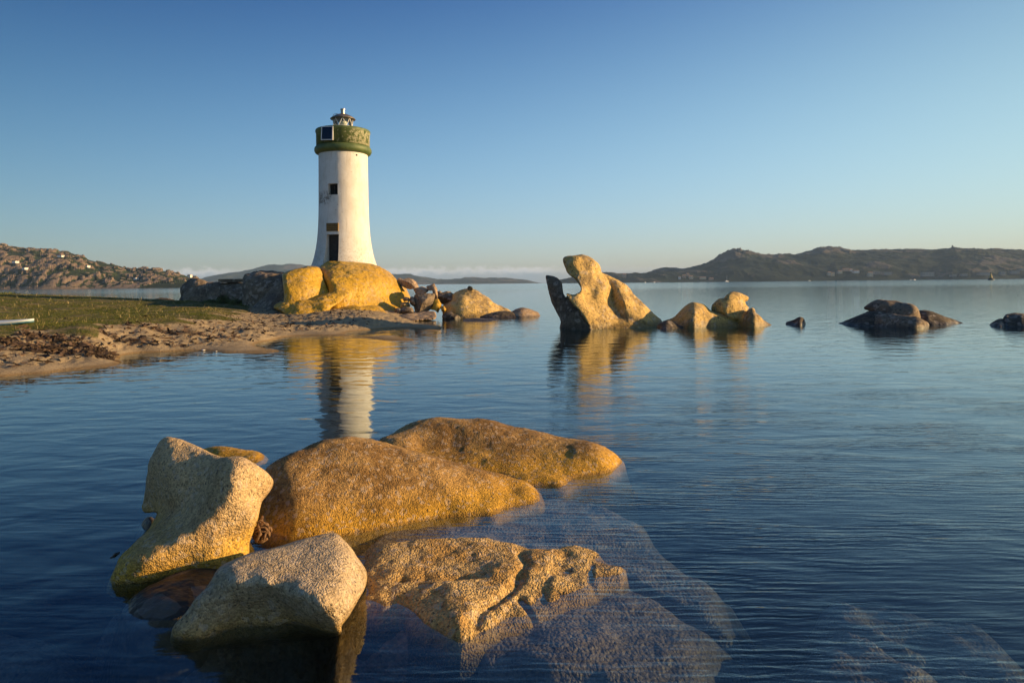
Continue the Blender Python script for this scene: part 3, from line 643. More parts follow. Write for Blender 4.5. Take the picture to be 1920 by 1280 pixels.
# ------------------------------------------------------------------ foreground rocks
z6 = zoomer(180, 760, 1/0.375); z7 = zoomer(640, 760, 1/0.375)
ob = view_rock('boulder', [dict(
    poly=[(311, 819), (330, 821), (356, 831), (382, 843), (412, 854), (454, 856), (476, 867), (499, 886), (510, 902), (503, 921), (489, 940), (483, 970), (474, 1000), (467, 1019), (464, 1050), (450, 1078),
          (400, 1098), (320, 1118), (240, 1126), (200, 1112), (204, 1085), (219, 1058), (224, 1045), (247, 1022), (270, 1002), (288, 978), (296, 962), (288, 959), (273, 960), (268, 951), (272, 930), (277, 891), (279, 872), (288, 850), (298, 829)],
    F=[(311, 825, 4.78), (345, 835, 4.74), (300, 860, 4.68), (380, 855, 4.62), (330, 880, 4.58), (300, 900, 4.66), (280, 930, 4.85), (285, 955, 4.85), (360, 920, 4.50), (320, 930, 4.55), (400, 880, 4.45), (440, 870, 4.40), (480, 880, 4.44),
       (437, 910, 4.30), (425, 940, 4.28), (400, 965, 4.26), (370, 985, 4.24), (330, 1005, 4.22), (290, 1022, 4.18), (255, 1042, 4.14), (500, 905, 4.52), (485, 930, 4.47), (475, 970, 4.42), (440, 970, 4.34), (430, 1000, 4.36),
       (340, 960, 4.47), (310, 985, 4.47), (280, 1005, 4.36), (245, 1030, 4.25), (380, 1010, 4.26), (350, 1040, 4.24), (310, 1077, 4.22), (230, 1086, 4.14), (215, 1070, 4.14), (442, 1042, 4.37), (465, 1015, 4.46), (390, 1055, 4.27), (400, 1115, 4.40), (250, 1125, 4.2)],
    t=0.42, r=0.075)], M['pale'], 'tall pale boulder with a pointed peak and sunlit yellow foot, leftmost foreground rock', 'boulder', res=2.0, nz_=(0.010, 5, 4), seed=11)
ob = view_rock('boulder', [dict(
    poly=[(622, 999), (634, 1002), (645, 1015), (660, 1034), (679, 1060), (687, 1079), (684, 1101), (671, 1124), (654, 1152), (640, 1172), (632, 1190), (560, 1202), (440, 1212), (350, 1220), (324, 1206), (324, 1186), (330, 1172), (349, 1150), (367, 1124), (390, 1101), (412, 1067), (439, 1051), (480, 1036), (517, 1028), (555, 1015), (592, 1004)],
    F=[(622, 1005, 3.98), (592, 1012, 3.94), (555, 1022, 3.88), (517, 1035, 3.80), (480, 1043, 3.75), (439, 1051, 3.70), (412, 1067, 3.65), (390, 1100, 3.59), (360, 1135, 3.52), (340, 1170, 3.47), (332, 1188, 3.45),
       (480, 1065, 3.60), (440, 1075, 3.56), (550, 1060, 3.65), (600, 1050, 3.70), (520, 1080, 3.52), (580, 1090, 3.46), (620, 1090, 3.48), (650, 1060, 3.68), (680, 1080, 3.78), (655, 1120, 3.46), (640, 1150, 3.41),
       (380, 1115, 3.51), (440, 1095, 3.50), (500, 1095, 3.46), (555, 1118, 3.38), (592, 1146, 3.34), (630, 1170, 3.40), (500, 1125, 3.59), (450, 1128, 3.58), (550, 1145, 3.55), (500, 1160, 3.60), (585, 1168, 3.52), (420, 1150, 3.54), (380, 1165, 3.50),
       (367, 1199, 3.46), (592, 1180, 3.60), (517, 1182, 3.62), (450, 1215, 3.66), (600, 1205, 3.72), (340, 1215, 3.55)],
    t=0.45, r=0.06)], M['pale_front'], 'pale granite boulder with a crest over a scooped face, nearest rock at the front', 'boulder', res=2.0, nz_=(0.008, 5, 4), seed=12)
height_rock('boulder', [(470, 985), (510, 1004), (540, 1012), (590, 1012), (640, 1008), (690, 998), (734, 989), (780, 980), (827, 972), (870, 970), (902, 966), (925, 968), (945, 957), (985, 946), (1012, 940),
     (990, 6.1, 0), (900, 6.3, 0), (800, 6.5, 0), (700, 6.7, 0), (600, 6.6, 0), (520, 6.2, 0), (462, 5.6, 0), (450, 5.1, 0)],
    [(650, 826, 5.75), (611, 829, 5.72), (555, 846, 5.65), (499, 872, 5.5), (715, 842, 5.75), (752, 856, 5.72), (809, 866, 5.72), (865, 884, 5.72), (902, 898, 5.72), (959, 918, 5.74),
     (600, 870, 5.42), (600, 910, 5.22), (600, 960, 5.04), (540, 920, 5.15), (520, 970, 5.02), (680, 880, 5.42), (680, 930, 5.22), (680, 970, 5.08), (760, 900, 5.42), (760, 950, 5.26), (840, 920, 5.45), (840, 950, 5.36), (900, 930, 5.52)],
    M['brown'], 'broad brown domed boulder with a yellow flank, directly right of the tall pale boulder', 'boulder', res=0.0125, nz_=(0.014, 4, 5), seed=21)
height_rock('boulder', [(700, 885), (760, 900), (830, 905), (940, 904), (977, 912), (1015, 911), (1056, 914), (1075, 900), (1109, 891), (1142, 884), (1160, 872),
     (1160, 6.95, 0), (1120, 7.3, 0), (1040, 7.6, 0), (950, 7.9, 0), (860, 8.0, 0), (770, 7.9, 0), (705, 7.4, 0), (680, 6.9, 0)],
    [(704, 829, 6.95), (734, 815, 7.05), (771, 801, 7.15), (820, 790, 7.25), (872, 790, 7.25), (921, 797, 7.2), (970, 811, 7.1), (1015, 820, 7.05), (1060, 827, 7.0), (1090, 826, 6.95), (1120, 834, 6.85), (1142, 850, 6.75),
     (790, 835, 6.85), (805, 858, 6.62), (850, 830, 6.90), (860, 870, 6.50), (930, 840, 6.78), (930, 875, 6.45), (1000, 850, 6.68), (1000, 885, 6.35), (1060, 860, 6.60), (1060, 890, 6.32), (1100, 850, 6.62), (1110, 875, 6.50), (760, 860, 6.55)],
    M['brown'], 'long low brown boulder with a bright rounded right tip, behind the broad brown dome', 'boulder', res=0.0145, nz_=(0.016, 3.5, 5), seed=22)
def flat_extra(q, z, d):
    z = np.where(z > 0, z*0.72, z)
    n = fbm(s3(q[:, 0], q[:, 1])*2.6, 4, 91); r = ridged(s3(q[:, 0], q[:, 1])*1.8, 3, 92)
    z = z+np.where(d > -0.1, 0.022*n-0.02*np.clip(r-0.9, 0, 1)*2, 0)
    # weathered cracks
    for line, dep, wd in (([(977, 1022), (985, 1045), (962, 1085), (930, 1110), (905, 1128), (890, 1150)], 0.035, 0.035), ([(975, 1100), (1000, 1125), (1030, 1140)], 0.035, 0.02), ([(1110, 1036), (1105, 1065), (1130, 1088)], 0.015, 0.02)):
        pts = np.array([Z(a, b_, 0.08)[:2] for a, b_ in line]); best = np.full(len(q), 9.)
        for a, b_ in zip(pts[:-1], pts[1:]):
            e = b_-a; t = np.clip(((q-a)@e)/(e@e), 0, 1); best = np.minimum(best, np.hypot(*(q-a-t[:, None]*e).T))
        z = z-dep*np.exp(-(best/wd)**2)
    return z
height_rock('rock_slab', [(677, 1037), (700, 1024), (735, 1021), (771, 1012), (855, 1010), (940, 1011), (977, 1020), (1000, 1029), (1045, 1026), (1082, 1026), (1112, 1038), (1146, 1058), (1164, 1063), (1157, 1080), (1124, 1090), (1101, 1109), (1052, 1124), (1022, 1142), (977, 1157), (940, 1169), (902, 1184), (872, 1197), (850, 1195), (820, 1176), (785, 1160), (768, 1139), (715, 1141), (681, 1127), (672, 1080)],
    [np.array((*Z(a, b_, c)[:2], c)) for a, b_, c in ((760, 1040, .06), (850, 1030, .06), (930, 1035, .06), (1060, 1045, .055), (1110, 1055, .035), (720, 1070, .045), (800, 1075, .075), (880, 1080, .08), (940, 1075, .075), (1040, 1080, .06), (850, 1120, .085), (900, 1110, .08), (860, 1160, .075), (920, 1140, .065), (980, 1130, .05), (1080, 1085, .035), (830, 1140, .07), (730, 1110, .035), (870, 1180, .05), (1140, 1062, .015), (1010, 1110, .045))],
    M['flat'], 'low flat coarse golden rock barely above the water, at the right of the nearest pale boulder', 'rock', res=0.0095, ring=((0.10, -0.09), (0.4, -0.30)), nz_=(0.007, 9, 5), seed=33, extra=flat_extra, zlo=-0.5, steep=4.0)
height_rock('boulder', [(375, 850), (400, 860), (450, 866), (480, 866), (497, 857), (490, 7.35, 0), (435, 7.5, 0), (390, 7.5, 0), (368, 7.4, 0)],
    [np.array((*Z(a, b_, c)[:2], c)) for a, b_, c in ((405, 848, .045), (435, 845, .055), (465, 850, .04))],
    M['brown'], 'small low brown boulder peeping out behind the tall pale boulder', 'boulder', res=0.02, nz_=(0.012, 4, 4), seed=41)
height_rock('boulder', [(243, 1140), (250, 1120), (290, 1092), (340, 1072), (410, 1062), (430, 1080), (400, 1110), (350, 1150), (300, 1160), (262, 1160)],
    [np.array((*Z(a, b_, c)[:2], c)) for a, b_, c in ((290, 1120, .05), (330, 1100, .055), (370, 1085, .05), (320, 1135, .035))],
    M['darkrock'], 'dark wet boulder just breaking the water between the two pale boulders', 'boulder', res=0.012, ring=((0.15, -0.10), (0.45, -0.3)), nz_=(0.010, 6, 5), seed=42)
# submerged shelf and blocks
def shelf(outline, zt, label, seed, mat='sub', cracks=(), drop=((0.05, None), (0.16, -0.9)), cat='submerged rock', res=0.03, amp=0.05, low=-1.3):
    O = np.array([Z(a, b_, 0) for a, b_ in outline]); Pm = smooth_poly(O[:, :2], 4)
    X = np.arange(Pm[:, 0].min()-.8, Pm[:, 0].max()+.8, res); Yy = np.arange(Pm[:, 1].min()-.8, Pm[:, 1].max()+.8, res)
    GX, GY = np.meshgrid(X, Yy, indexing='ij'); q = np.stack([GX.ravel(), GY.ravel()], 1); d = sdf_poly(GX, GY, Pm).ravel()
    d = d+0.11*fbm(s3(q[:, 0], q[:, 1])*2.5, 3, seed+5)
    zc = np.array([(*Z(a, b_, 0)[:2], c) for a, b_, c in zt]); top_ = TPS(zc[:, :2], zc[:, 2], 1e-2)(q) if len(zc) > 2 else np.full(len(q), zc[0, 2])
    z = top_+amp*fbm(s3(q[:, 0], q[:, 1])*1.7, 5, seed)-np.clip(0.28-d, 0, .28)**2*1.6-0.02+0.015*fbm(s3(q[:, 0], q[:, 1])*5, 4, seed+9)
    for line, dep, wd in cracks:
        pts = np.array([Z(a, b_, 0)[:2] for a, b_ in line]); best = np.full(len(q), 9.)
        for a, b_ in zip(pts[:-1], pts[1:]):
            e = b_-a; t = np.clip(((q-a)@e)/(e@e), 0, 1); best = np.minimum(best, np.hypot(*(q-a-t[:, None]*e).T))
        z = z-dep*np.exp(-(best/wd)**2)
    z = np.minimum(z, -0.025)
    z = z+np.clip(d, -1, 0)*1.8; z = np.maximum(z, low)
    nx, ny = GX.shape; keep = (d > -0.75).reshape(nx, ny); c = keep[:-1, :-1] & keep[1:, :-1] & keep[1:, 1:] & keep[:-1, 1:]; idx = np.arange(nx*ny).reshape(nx, ny)
    Q = np.stack([idx[:-1, :-1][c], idx[1:, :-1][c], idx[1:, 1:][c], idx[:-1, 1:][c]], 1)
    used = np.unique(Q); rm = -np.ones(nx*ny, int); rm[used] = np.arange(len(used))
    o = mesh_obj('submerged_rock', np.stack([q[:, 0], q[:, 1], z], 1)[used], rm[Q], M[mat]); return tag(o, label, cat)
shelf([(650, 1015), (700, 985), (800, 960), (900, 950), (1000, 915), (1060, 905), (1130, 905), (1180, 925), (1230, 965), (1300, 1010), (1355, 1035), (1370, 1110), (1350, 1180), (1375, 1250), (1340, 1300), (1240, 1285), (1150, 1262), (1050, 1262), (980, 1240), (920, 1225), (860, 1200), (800, 1178), (730, 1150), (670, 1130), (650, 1080)],
      [(700, 1020, -.02), (900, 985, -.03), (1050, 950, -.05), (1200, 1000, -.10), (1100, 1050, -.03), (1200, 1100, -.06), (1330, 1070, -.14), (1330, 1200, -.20), (1150, 1180, -.07), (1000, 1200, -.04), (900, 1230, -.06), (760, 1170, -.03), (1000, 1280, -.16), (1200, 1290, -.2), (1000, 1400, -.4), (650, 1100, -.04)],
      'wide submerged granite shelf around and to the right of the flat golden rock', 51,
      amp=0.035, cracks=[([(1040, 1050), (1150, 1048), (1230, 1075), (1300, 1100), (1380, 1112)], .22, .05), ([(1030, 1015), (1120, 1000), (1220, 985)], .08, .03), ([(880, 1235), (960, 1255), (1100, 1245), (1230, 1260)], .3, .09)], res=0.022)
shelf([(1540, 1085), (1600, 1045), (1690, 1050), (1780, 1075), (1900, 1125), (2050, 1190), (2100, 1400), (1700, 1480), (1480, 1400), (1505, 1260), (1515, 1150)],
      [(1600, 1100, -.22), (1750, 1120, -.20), (1900, 1200, -.30), (1600, 1250, -.24), (1800, 1350, -.3), (1560, 1350, -.34)], 'submerged pale rock below the ripples in the bottom right corner', 61, cracks=[([(1560, 1110), (1750, 1170), (1920, 1230)], .2, .06)], amp=0.09)
shelf([(330, 1215), (420, 1200), (560, 1190), (650, 1200), (690, 1260), (700, 1400), (350, 1420), (300, 1300)],
      [(420, 1230, -.12), (600, 1230, -.16), (500, 1300, -.18), (600, 1380, -.3)], 'algae covered dark rock under water directly below the nearest pale boulder', 71, mat='weed_rock', amp=0.12)
shelf([(-60, 1090), (30, 1085), (130, 1110), (140, 1135), (40, 1150), (-60, 1160)], [(0, 1120, -.30)], 'faint submerged rock near the left edge of the foreground water', 81, amp=0.05)
shelf([(20, 1262), (120, 1255), (190, 1275), (200, 1350), (20, 1360)], [(90, 1290, -.25)], 'faint submerged rock in the bottom left corner', 82, amp=0.05)
shelf([(205, 1080), (300, 1072), (440, 1040), (520, 1010), (620, 1005), (640, 1060), (560, 1090), (420, 1160), (330, 1200), (250, 1170), (215, 1120)], [(300, 1110, -.10), (500, 1030, -.08), (420, 1090, -.08), (330, 1170, -.2)],
      'submerged brown rock filling the gap between the two pale boulders', 83, amp=0.04)

# dried weed caught between the rocks
M['weed'] = simple('dry_weed', (0.16, 0.085, 0.035), 0.8, var=0.5, vscale=60, bump=0.004)
rnd = random.Random(5)
c0 = P(490, 1000, 4.62); b = MB()
for k in range(9):
    r0 = rnd.uniform(.02, .062); tilt = Matrix.Rotation(rnd.uniform(-.7, .7), 3, 'X') @ Matrix.Rotation(rnd.uniform(-.6, .6), 3, 'Y'); cc = Vector(c0)+Vector((rnd.uniform(-.015, .015), rnd.uniform(-.02, .02), rnd.uniform(-.02, .02)))
    b.tube([cc+tilt@Vector((r0*math.cos(t)*1.0, rnd.uniform(-.008, .008), r0*1.15*math.sin(t))) for t in np.linspace(0, rnd.uniform(4, 6.3), 18)], [0.0075+0.004*math.sin(i*.9) for i in range(18)], 7)
b.tube([P(489, 975, 4.66), P(484, 985, 4.6), P(488, 1000, 4.58), P(480, 1016, 4.56)], 0.010, 7)
b.tube([P(492, 968, 4.70), P(490, 985, 4.64), P(498, 1000, 4.6), P(494, 1012, 4.58)], 0.009, 7)
tag(b.build('seaweed_clump', M['weed'], smooth=True), 'coiled brown clump of dried seaweed wedged between the tall pale boulder and brown dome', 'seaweed')
M['wetweed'] = simple('wet_weed', (0.02, 0.018, 0.015), 0.4)
b = MB()
for k in range(5):
    a = Vector(P(222, 1040, 4.32))+Vector((rnd.uniform(-.01, .01), 0, 0)); b.tube([a+Vector((-.008*i+rnd.uniform(-.004, .004), rnd.uniform(-.01, .01), 0.012+.004*math.sin(i)-.005*i)) for i in range(6)], [.006, .007, .006, .005, .004, .002], 6)
tag(b.build('seaweed_sprig', M['wetweed'], smooth=True), 'small dark wet sprig of seaweed clinging to the left foot of the tall pale boulder', 'seaweed')
b = MB()
height_rock('stone', [(265, 985), (275, 992), (296, 990), (292, 5.2, 0), (270, 5.25, 0)], [np.array((*Z(280, 984, .03)[:2], .03))], M['darkrock'], 'small black stone in the water behind the foot of the tall pale boulder', 'stone', res=0.012, ring=((.03, -.08), (.1, -.2)), nz_=(.006, 8, 3), zlo=-.15)

# ------------------------------------------------------------------ wind-sculpted rocks in the bay
z4 = zoomer(980, 460, 4.0)
main = dict(poly=z4((303, 120), (310, 90), (340, 80), (370, 76), (440, 74), (500, 90), (545, 120), (572, 155), (583, 190), (592, 212), (618, 232), (650, 264), (676, 310), (690, 360), (705, 410), (740, 470), (790, 520), (850, 555), (920, 585), (985, 625), (960, 680), (520, 700), (505, 640), (475, 570), (440, 515), (395, 465), (350, 415), (325, 375), (330, 356), (375, 362), (400, 355), (432, 335), (424, 300), (400, 260), (360, 230), (335, 205), (325, 180)),
    F=z4((310, 100, 27.6), (440, 80, 27.5), (540, 130, 27.7), (575, 190, 28.0), (470, 160, 27.45), (380, 140, 27.2), (340, 190, 27.4), (420, 250, 27.1), (500, 230, 27.3), (600, 250, 27.9), (440, 340, 26.75), (510, 330, 27.2), (500, 400, 27.0), (560, 420, 27.05), (640, 320, 27.8), (680, 400, 28.0), (590, 350, 27.25), (380, 380, 26.6), (450, 450, 26.4), (520, 560, 26.3), (560, 500, 26.7), (640, 480, 27.1), (700, 560, 27.2), (640, 600, 26.8), (740, 500, 27.7), (800, 580, 27.1), (900, 600, 27.2), (980, 630, 27.4), (740, 640, 26.7), (500, 690, 26.3)),
    t=1.0, r=0.11)
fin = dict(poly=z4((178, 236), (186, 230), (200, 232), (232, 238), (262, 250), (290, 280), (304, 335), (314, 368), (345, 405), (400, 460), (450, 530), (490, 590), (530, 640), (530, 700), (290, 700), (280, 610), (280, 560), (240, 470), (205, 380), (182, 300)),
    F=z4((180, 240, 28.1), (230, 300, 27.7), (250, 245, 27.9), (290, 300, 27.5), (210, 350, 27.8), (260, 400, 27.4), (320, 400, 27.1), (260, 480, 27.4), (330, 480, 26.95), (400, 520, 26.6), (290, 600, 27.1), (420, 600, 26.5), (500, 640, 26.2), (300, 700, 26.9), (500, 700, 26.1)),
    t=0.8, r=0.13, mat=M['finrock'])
rear = dict(poly=z4((560, 192), (598, 212), (660, 238), (720, 263), (782, 302), (830, 360), (872, 410), (930, 470), (985, 522), (1042, 572), (1030, 612), (1010, 660), (900, 680), (800, 600), (700, 500), (620, 350)),
    F=z4((560, 200, 28.1), (600, 230, 28.1), (680, 270, 28.1), (780, 320, 28.1), (730, 330, 27.75), (820, 400, 27.8), (760, 420, 27.35), (870, 440, 28.0), (850, 500, 27.5), (900, 470, 27.9), (950, 540, 27.9), (930, 560, 27.5), (1030, 580, 28.0), (1000, 620, 27.6), (720, 440, 27.6), (640, 350, 28.2), (900, 660, 27.4)),
    t=1.1, r=0.16)
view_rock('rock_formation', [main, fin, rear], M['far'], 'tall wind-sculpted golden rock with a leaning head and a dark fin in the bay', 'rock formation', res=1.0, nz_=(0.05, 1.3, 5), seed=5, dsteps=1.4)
view_rock('rock_formation', [
    dict(poly=z4((1050, 575), (1120, 552), (1180, 500), (1230, 450), (1262, 432), (1290, 430), (1340, 442), (1375, 462), (1410, 490), (1480, 512), (1540, 530), (1590, 552), (1640, 600), (1640, 690), (1060, 680), (1080, 610)),
         F=z4((1080, 580, 28.2), (1180, 530, 27.6), (1240, 470, 27.6), (1290, 440, 27.6), (1290, 500, 26.9), (1270, 570, 26.6), (1200, 600, 26.9), (1350, 500, 27.3), (1400, 560, 27.2), (1500, 550, 27.5), (1580, 580, 27.5), (1400, 620, 27.0), (1300, 640, 26.5), (1600, 640, 27.2), (1100, 640, 27.4)), t=1.2, r=0.28),
    dict(poly=z4((1420, 462), (1445, 430), (1482, 405), (1510, 402), (1532, 380), (1560, 360), (1582, 353), (1625, 360), (1652, 370), (1690, 390), (1684, 408), (1664, 422), (1676, 445), (1696, 470), (1660, 520), (1610, 560), (1560, 560), (1500, 520), (1430, 500)),
         F=z4((1430, 480, 28.2), (1480, 450, 27.7), (1530, 400, 27.8), (1580, 365, 28.0), (1660, 385, 28.3), (1600, 430, 27.75), (1660, 470, 28.0), (1560, 500, 27.6), (1500, 490, 27.6), (1600, 540, 27.6)), t=0.9, r=0.15),
    dict(poly=z4((1580, 590), (1620, 545), (1660, 505), (1700, 475), (1722, 467), (1740, 480), (1752, 505), (1800, 550), (1850, 595), (1868, 612), (1850, 660), (1600, 690), (1560, 640)),
         F=z4((1600, 590, 27.7), (1660, 530, 27.4), (1720, 480, 27.2), (1735, 530, 26.9), (1740, 600, 26.7), (1680, 600, 27.0), (1800, 580, 27.3), (1860, 620, 27.6), (1780, 640, 26.8), (1620, 640, 27.2)), t=0.8, r=0.15)],
    M['far'], 'low golden rocks with a hump, upright block and horn, beside the tall sculpted rock', 'rock formation', res=1.0, nz_=(0.04, 1.4, 5), seed=6, dsteps=1.4)
def small_rock(poly, F, mat, label, t=1.0, r=0.2, res=1.0, nz_=(0.04, 1.6, 4), seed=7, cat='rock', name='rock', group=None, cuts=0, **k):
    return view_rock(name, [dict(poly=poly, F=F, t=t, r=r, cuts=cuts)], M[mat], label, cat, res=res, nz_=nz_, seed=seed, dsteps=1.3, group=group, **k)
small_rock(z4((1008, 640), (1015, 605), (1045, 580), (1090, 568), (1130, 575), (1170, 598), (1205, 612), (1180, 660), (1100, 700), (1020, 690)), z4((1020, 620, 26.4), (1080, 580, 26.4), (1180, 610, 26.6), (1080, 640, 25.9), (1150, 650, 26.2), (1020, 690, 25.8)), 'darkrock', 'small dark wet rock touching the foot of the tall sculpted rock', t=.7)
z5 = zoomer(1440, 440, 4.0)
small_rock(z5((138, 662), (165, 650), (200, 641), (222, 628), (240, 622), (262, 632), (278, 655), (280, 672), (275, 720), (150, 710)), z5((140, 665, 28.2), (200, 655, 27.9), (240, 630, 27.8), (240, 665, 27.4), (275, 660, 27.9), (200, 700, 27.4)), 'darkrock', 'small lone dark rock poking from the bay, left of the layered dark rocks', t=.6, r=.1)
view_rock('rock_formation', [
    dict(poly=z5((722, 550), (750, 525), (780, 505), (815, 492), (860, 489), (950, 495), (990, 508), (1012, 517), (1050, 517), (1090, 527), (1118, 548), (1134, 580), (1146, 632), (1110, 650), (1000, 640), (850, 640), (820, 600), (790, 578), (755, 565)),
         F=z5((730, 550, 28.1), (820, 500, 27.9), (900, 530, 27.4), (840, 580, 27.5), (960, 500, 27.6), (1000, 570, 26.9), (1080, 540, 26.7), (1120, 600, 26.6), (1060, 600, 26.55), (1140, 640, 26.8), (900, 640, 27.0)), t=1.2, r=.2),
    dict(poly=z5((768, 640), (790, 615), (830, 596), (880, 588), (925, 586), (980, 600), (1040, 605), (1100, 612), (1150, 632), (1195, 655), (1210, 690), (1200, 740), (1100, 760), (780, 750), (765, 700)),
         F=z5((780, 640, 26.9), (850, 610, 26.6), (925, 592, 26.5), (1000, 640, 25.8), (1090, 625, 25.6), (1100, 680, 25.2), (1160, 650, 25.3), (1200, 690, 25.6), (900, 680, 26.1), (800, 700, 26.5), (1000, 730, 25.5)), t=1.5, r=.25)],
    M['grey'], 'two smooth grey rocks stacked in layers with a sunlit right end, in the bay', 'rock formation', res=1.0, nz_=(0.03, 1.2, 4), seed=8, dsteps=1.4)
small_rock(z5((505, 676), (560, 655), (600, 636), (660, 612), (720, 590), (770, 575), (830, 570), (900, 600), (900, 760), (540, 740)), z5((520, 675, 28.2), (620, 650, 27.4), (720, 610, 27.2), (800, 580, 27.2), (760, 660, 26.8), (880, 640, 27), (600, 700, 27.)), 'darkrock', 'dark low wing of rock at the left of the layered grey rocks', t=1.2, r=.2)
small_rock(z5((1120, 600), (1140, 572), (1180, 572), (1225, 580), (1290, 600), (1350, 622), (1410, 645), (1450, 658), (1485, 662), (1540, 660), (1545, 668), (1460, 720), (1180, 740), (1100, 680)), z5((1150, 585, 27.8), (1200, 620, 27.2), (1250, 600, 27.5), (1350, 640, 27.3), (1300, 680, 26.9), (1440, 670, 27.6), (1530, 666, 28.0), (1200, 690, 26.9)), 'darkrock', 'dark low rock tapering away at the right of the layered grey rocks', t=1.0, r=.16)
small_rock(z5((1772, 640), (1775, 615), (1790, 600), (1830, 592), (1880, 592), (1960, 600), (2060, 625), (2140, 660), (2160, 760), (1800, 770)), z5((1780, 620, 25.9), (1830, 600, 26), (1900, 630, 25.6), (2000, 620, 25.8), (2100, 660, 25.8), (1850, 690, 25.4), (2050, 720, 25.3)), 'darkrock', 'larger dark rock cut by the right edge of the view', t=1.4, r=.3)
small_rock(z5((1664, 690), (1672, 675), (1700, 655), (1730, 638), (1762, 636), (1790, 650), (1810, 690), (1800, 750), (1680, 740)), z5((1670, 690, 26), (1730, 650, 25.9), (1780, 650, 25.9), (1740, 690, 25.5), (1800, 700, 25.6)), 'darkrock', 'small dark rock leaning on the larger dark rock at the right edge', t=.8, r=.18)
# ------------------------------------------------------------------ lighthouse islet
z2 = zoomer(330, 470, 2.783)
z3 = zoomer(720, 500, 8.0)
z8 = zoomer(320, 480, 6.4)
R = small_rock
R(z2((750, 90), (775, 75), (800, 64), (830, 56), (870, 55), (950, 65), (1050, 85), (1100, 110), (1140, 145), (1180, 185), (1205, 220), (1218, 260), (1200, 300), (1160, 345), (1080, 370), (820, 370), (805, 260), (795, 200), (770, 140)),
  z2((760, 100, 37.6), (850, 60, 38.4), (1000, 80, 38.6), (1100, 115, 38.9), (1160, 170, 38.9), (1210, 240, 38.8), (810, 150, 35.9), (900, 150, 36.3), (1000, 160, 37.0), (1100, 200, 37.9), (1160, 230, 38.6), (830, 240, 35.2), (950, 250, 35.9), (1050, 270, 36.7), (1150, 290, 37.7), (900, 340, 35.0), (1050, 350, 35.9)),
  'lichen', 'big rounded yellow boulder at the lighthouse foot, right of the blocky yellow one', t=5.5, r=.55, nz_=(.09, .9, 6), cat='boulder', name='boulder')
R(z2((560, 130), (575, 115), (610, 103), (660, 93), (705, 86), (742, 89), (762, 115), (775, 150), (790, 190), (812, 215), (830, 260), (800, 340), (600, 340), (535, 300), (560, 265), (568, 220), (562, 170)),
  z2((565, 130, 35.2), (620, 110, 35.5), (700, 95, 36.0), (750, 110, 36.3), (600, 170, 34.8), (700, 160, 35.4), (770, 190, 35.8), (610, 240, 34.5), (720, 240, 35.1), (560, 290, 34.4), (700, 320, 34.9)),
  'lichen', 'blocky yellow boulder at the lighthouse foot, left of the big rounded one', t=3.4, r=.24, nz_=(.07, 1.0, 6), seed=9, cat='boulder', name='boulder')
R(z2((515, 292), (560, 268), (640, 262), (720, 248), (790, 222), (850, 205), (905, 222), (880, 250), (840, 285), (800, 310), (770, 345), (720, 365), (590, 372), (570, 345), (540, 315)),
  z2((520, 295, 33.9), (600, 275, 33.9), (720, 255, 34.3), (850, 215, 35.0), (890, 235, 35.1), (650, 310, 33.5), (760, 290, 33.9), (600, 350, 33.0), (720, 345, 33.4), (560, 320, 33.5)),
  'lichen', 'sloping yellow apron of rock in front of the two big yellow boulders', t=1.4, r=.25, nz_=(.10, 1.1, 5), seed=10, cat='rock', name='rock')
R(z2((835, 320), (850, 300), (900, 290), (980, 285), (1040, 290), (1085, 310), (1110, 345), (1100, 375), (880, 380), (850, 350)), z2((845, 320, 34.2), (940, 292, 34.4), (1060, 305, 34.9), (950, 340, 33.8), (1080, 345, 34.4), (880, 360, 33.6)),
  'lichen', 'low rounded yellow rock on the beach in front of the big rounded yellow boulder', t=1.2, r=.3, seed=13, nz_=(.06, 1.3, 4))
R(z2((765, 345), (790, 325), (830, 318), (862, 335), (875, 355), (860, 372), (790, 372)), z2((790, 340, 34.9), (830, 325, 34.9), (850, 350, 34.5), (800, 365, 34.4)), 'far', 'small ochre stone tucked between the yellow apron rock and the low rounded rock', t=.5, r=.12, seed=14)
R(z2((690, 340), (715, 322), (750, 320), (768, 336), (762, 362), (700, 368)), z2((700, 345, 34.4), (740, 325, 34.5), (755, 350, 34.2), (710, 365, 34.1)), 'lichen', 'small yellow stone below the yellow apron rock', t=.5, r=.12, seed=15)
# shaded rocks to the left
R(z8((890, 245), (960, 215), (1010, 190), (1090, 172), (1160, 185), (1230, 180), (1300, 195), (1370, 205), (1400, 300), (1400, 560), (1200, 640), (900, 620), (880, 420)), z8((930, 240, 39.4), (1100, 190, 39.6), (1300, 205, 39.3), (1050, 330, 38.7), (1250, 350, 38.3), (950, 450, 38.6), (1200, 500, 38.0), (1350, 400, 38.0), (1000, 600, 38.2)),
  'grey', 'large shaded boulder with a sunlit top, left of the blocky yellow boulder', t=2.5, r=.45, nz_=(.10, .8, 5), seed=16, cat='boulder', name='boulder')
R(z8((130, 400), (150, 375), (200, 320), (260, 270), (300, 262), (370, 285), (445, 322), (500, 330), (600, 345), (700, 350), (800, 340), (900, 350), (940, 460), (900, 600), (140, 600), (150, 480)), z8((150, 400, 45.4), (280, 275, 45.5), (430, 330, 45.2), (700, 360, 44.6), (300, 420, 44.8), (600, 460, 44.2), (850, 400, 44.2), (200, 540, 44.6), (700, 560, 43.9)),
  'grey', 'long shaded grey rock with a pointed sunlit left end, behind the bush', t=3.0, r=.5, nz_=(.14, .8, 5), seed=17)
R(z8((420, 335), (500, 322), (640, 322), (800, 326), (905, 330), (940, 420), (930, 560), (480, 560), (420, 460)), z8((430, 350, 43.6), (640, 330, 43.3), (880, 340, 43.2), (600, 450, 42.6), (850, 480, 42.5)), 'grey', 'dark shaded flat-topped rock behind the bush and under the slab', t=1.6, r=.3, nz_=(.12, .9, 5), seed=18)
